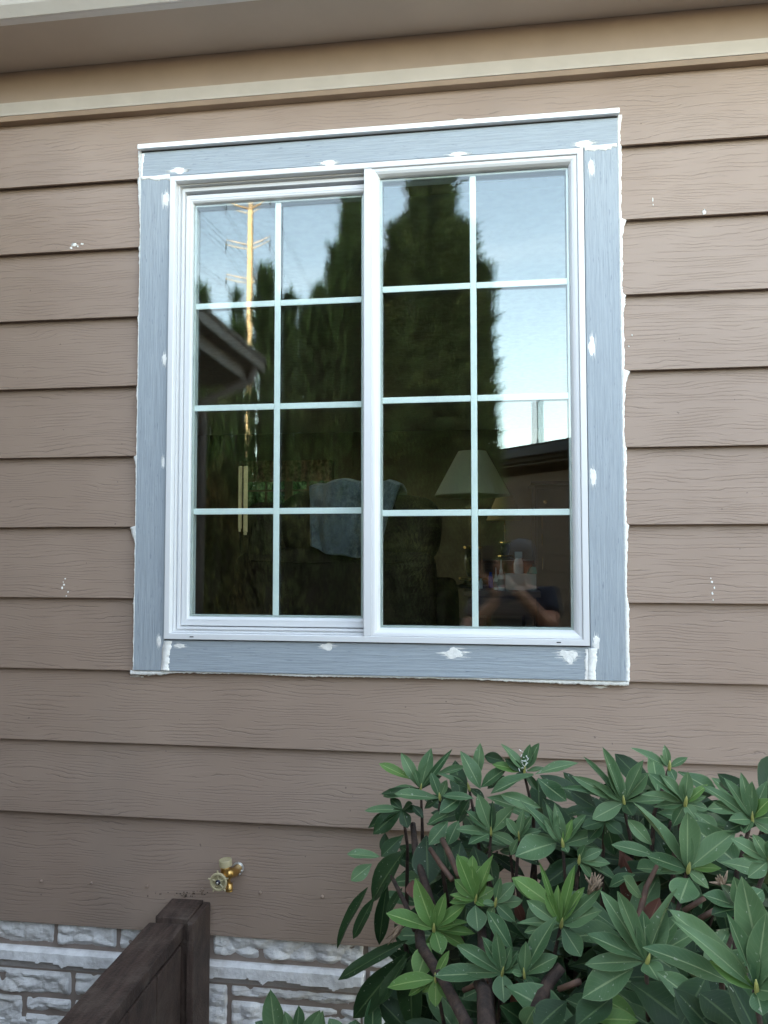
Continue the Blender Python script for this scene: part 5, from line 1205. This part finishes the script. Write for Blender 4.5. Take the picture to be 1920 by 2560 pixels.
eL, eR = V(1168, 1592, 2.22), V(1378, 1566, 2.26); wL, wR = V(1248, 1492, 2.12), V(1292, 1470, 2.11)
sL, sR = Vector((HX-.20, chest.y, shz)), Vector((HX+.17, chest.y, shz))
vs = [pel, Vector((HX-.025, pel.y, 1.08)), chest, Vector((HX-.01, chest.y+.0, 1.38)), neck, Vector((HX, head.y-.01, head.z-.075)), Vector((HX, head.y, head.z)), Vector((HX, head.y-.01, head.z+.07)),
      sL, eL, wL, sR, eR, wR,
      Vector((HX-.12, pel.y, .88)), Vector((HX-.13, pel.y+.03, .48)), Vector((HX-.13, pel.y-.01, .10)), Vector((HX-.13, pel.y+.12, .05)),
      Vector((HX+.07, pel.y, .88)), Vector((HX+.08, pel.y+.03, .48)), Vector((HX+.08, pel.y-.01, .10)), Vector((HX+.09, pel.y+.12, .05)),
      head+Vector((-.004, .098, -.012))]
ed = [(0, 1), (1, 2), (2, 3), (3, 4), (4, 5), (5, 6), (6, 7), (3, 8), (8, 9), (9, 10), (3, 11), (11, 12), (12, 13), (0, 14), (14, 15), (15, 16), (16, 17), (0, 18), (18, 19), (19, 20), (20, 21), (6, 22)]
rd = [(.15, .10), (.145, .10), (.165, .11), (.12, .08), .055, (.060, .070), (.076, .092), (.065, .080), .062, .048, .028, .062, .048, .028, .085, .06, .042, .035, .085, .06, .042, .035, .012]
person = skin_obj('person', vs, ed, rd, 0, skinm, 2); tag(person, 'person in a dark shirt holding up a phone, reflected in the lower right pane', 'person')
vs2 = [pel+Vector((0, 0, .0)), Vector((HX-.025, pel.y, 1.08)), chest, Vector((HX-.01, chest.y, 1.38)), sL, sL.lerp(eL, .55), sL.lerp(eL, .68), sR, sR.lerp(eR, .55), sR.lerp(eR, .68), neck-Vector((0, 0, .03))]
ed2 = [(0, 1), (1, 2), (2, 3), (3, 4), (4, 5), (5, 6), (3, 7), (7, 8), (8, 9), (3, 10)]
skin_obj('shirt', vs2, ed2, [(.175, .125), (.165, .120), (.185, .128), (.135, .095), .078, .075, .076, .078, .075, .076, .062], 0, shirt, 2, None).parent = person
vs3 = vs[14:17]+vs[18:21]+[pel]
skin_obj('trousers', [pel, vs[14], vs[15], vs[16], vs[18], vs[19], vs[20]], [(0, 1), (1, 2), (2, 3), (0, 4), (4, 5), (5, 6)], [(.17, .12), .105, .08, .065, .105, .08, .065], 0, trous, 2).parent = person
hm = MB(); v, f = pillow((HX+.004, head.y-.022, head.z+.045), (.175, .20, .185), 0, squ=2.2, seed=3, wr=.01, n=14); hm.add(v, f); hm.build('hair', hair, person, smooth=True)
for sx_ in (-.032, .032): MB().lathe([(.002, -.010), (.009, -.005), (.010, 0), (.009, .005), (.002, .010)], (HX+sx_, head.y+.083, head.z+.012), (0, 1, 0), 10).build('eye', simple('eye', (.3, .28, .26), .2) if sx_ < 0 else bpy.data.materials['eye'], person, smooth=True)
for sx_ in (-.078, .078): MB().lathe([(.004, -.006), (.016, -.003), (.017, .003), (.006, .006)], (HX+sx_, head.y, head.z-.005), (1, 0, .0), 10).build('ear', skinm, person, smooth=True)
# phone just behind the lens
ph = empty('phone', (CAM.x+.022, CAM.y-.010, CAM.z-.06)); tag(ph, 'dark phone held upright in front of the face, reflected above the grey box', 'phone')
MB().box((-.036, -.004, -.078), (.036, .004, .074)).build('phone_body', simple('phone_black', (0.02, 0.02, 0.022), .25), ph, bevel=.003)
# hands: palm and five fingers closing round the phone edge
for sgn, wr_, px_ in ((-1, wL, -.040), (1, wR, .040)):
    base = Vector(ph.location)+Vector((px_, -.012, -.052)); palm = wr_.lerp(base, .55); kn = base+Vector((sgn*.018, -.006, -.004))
    vs = [wr_, palm, kn]; ed = [(0, 1), (1, 2)]; rd = [.026, (.030, .020), (.030, .016)]
    for k in range(4):
        r0 = kn+Vector((sgn*.006, -.002, -.026+.017*k)); ln = (.055, .065, .068, .058)[k]
        a1 = r0+Vector((sgn*.004, .012, .010)); a2 = a1+Vector((-sgn*ln*.35, .006, .008)); a3 = a2+Vector((-sgn*ln*.3, -.001, .004))
        a1.y = min(a1.y, CAM.y-.001); a2.y = min(a2.y, CAM.y-.002); a3.y = min(a3.y, CAM.y-.002)
        n0 = len(vs); vs += [r0, a1, a2, a3]; ed += [(2, n0), (n0, n0+1), (n0+1, n0+2), (n0+2, n0+3)]; rd += [.010, .009, .0085, .0075]
    n0 = len(vs); vs += [palm+Vector((-sgn*.02, -.015, .01)), palm+Vector((-sgn*.035, -.022, .03)), palm+Vector((-sgn*.04, -.024, .052))]; ed += [(1, n0), (n0, n0+1), (n0+1, n0+2)]; rd += [.014, .011, .009]
    skin_obj('hand', vs, ed, rd, 0, skinm, 2).parent = person
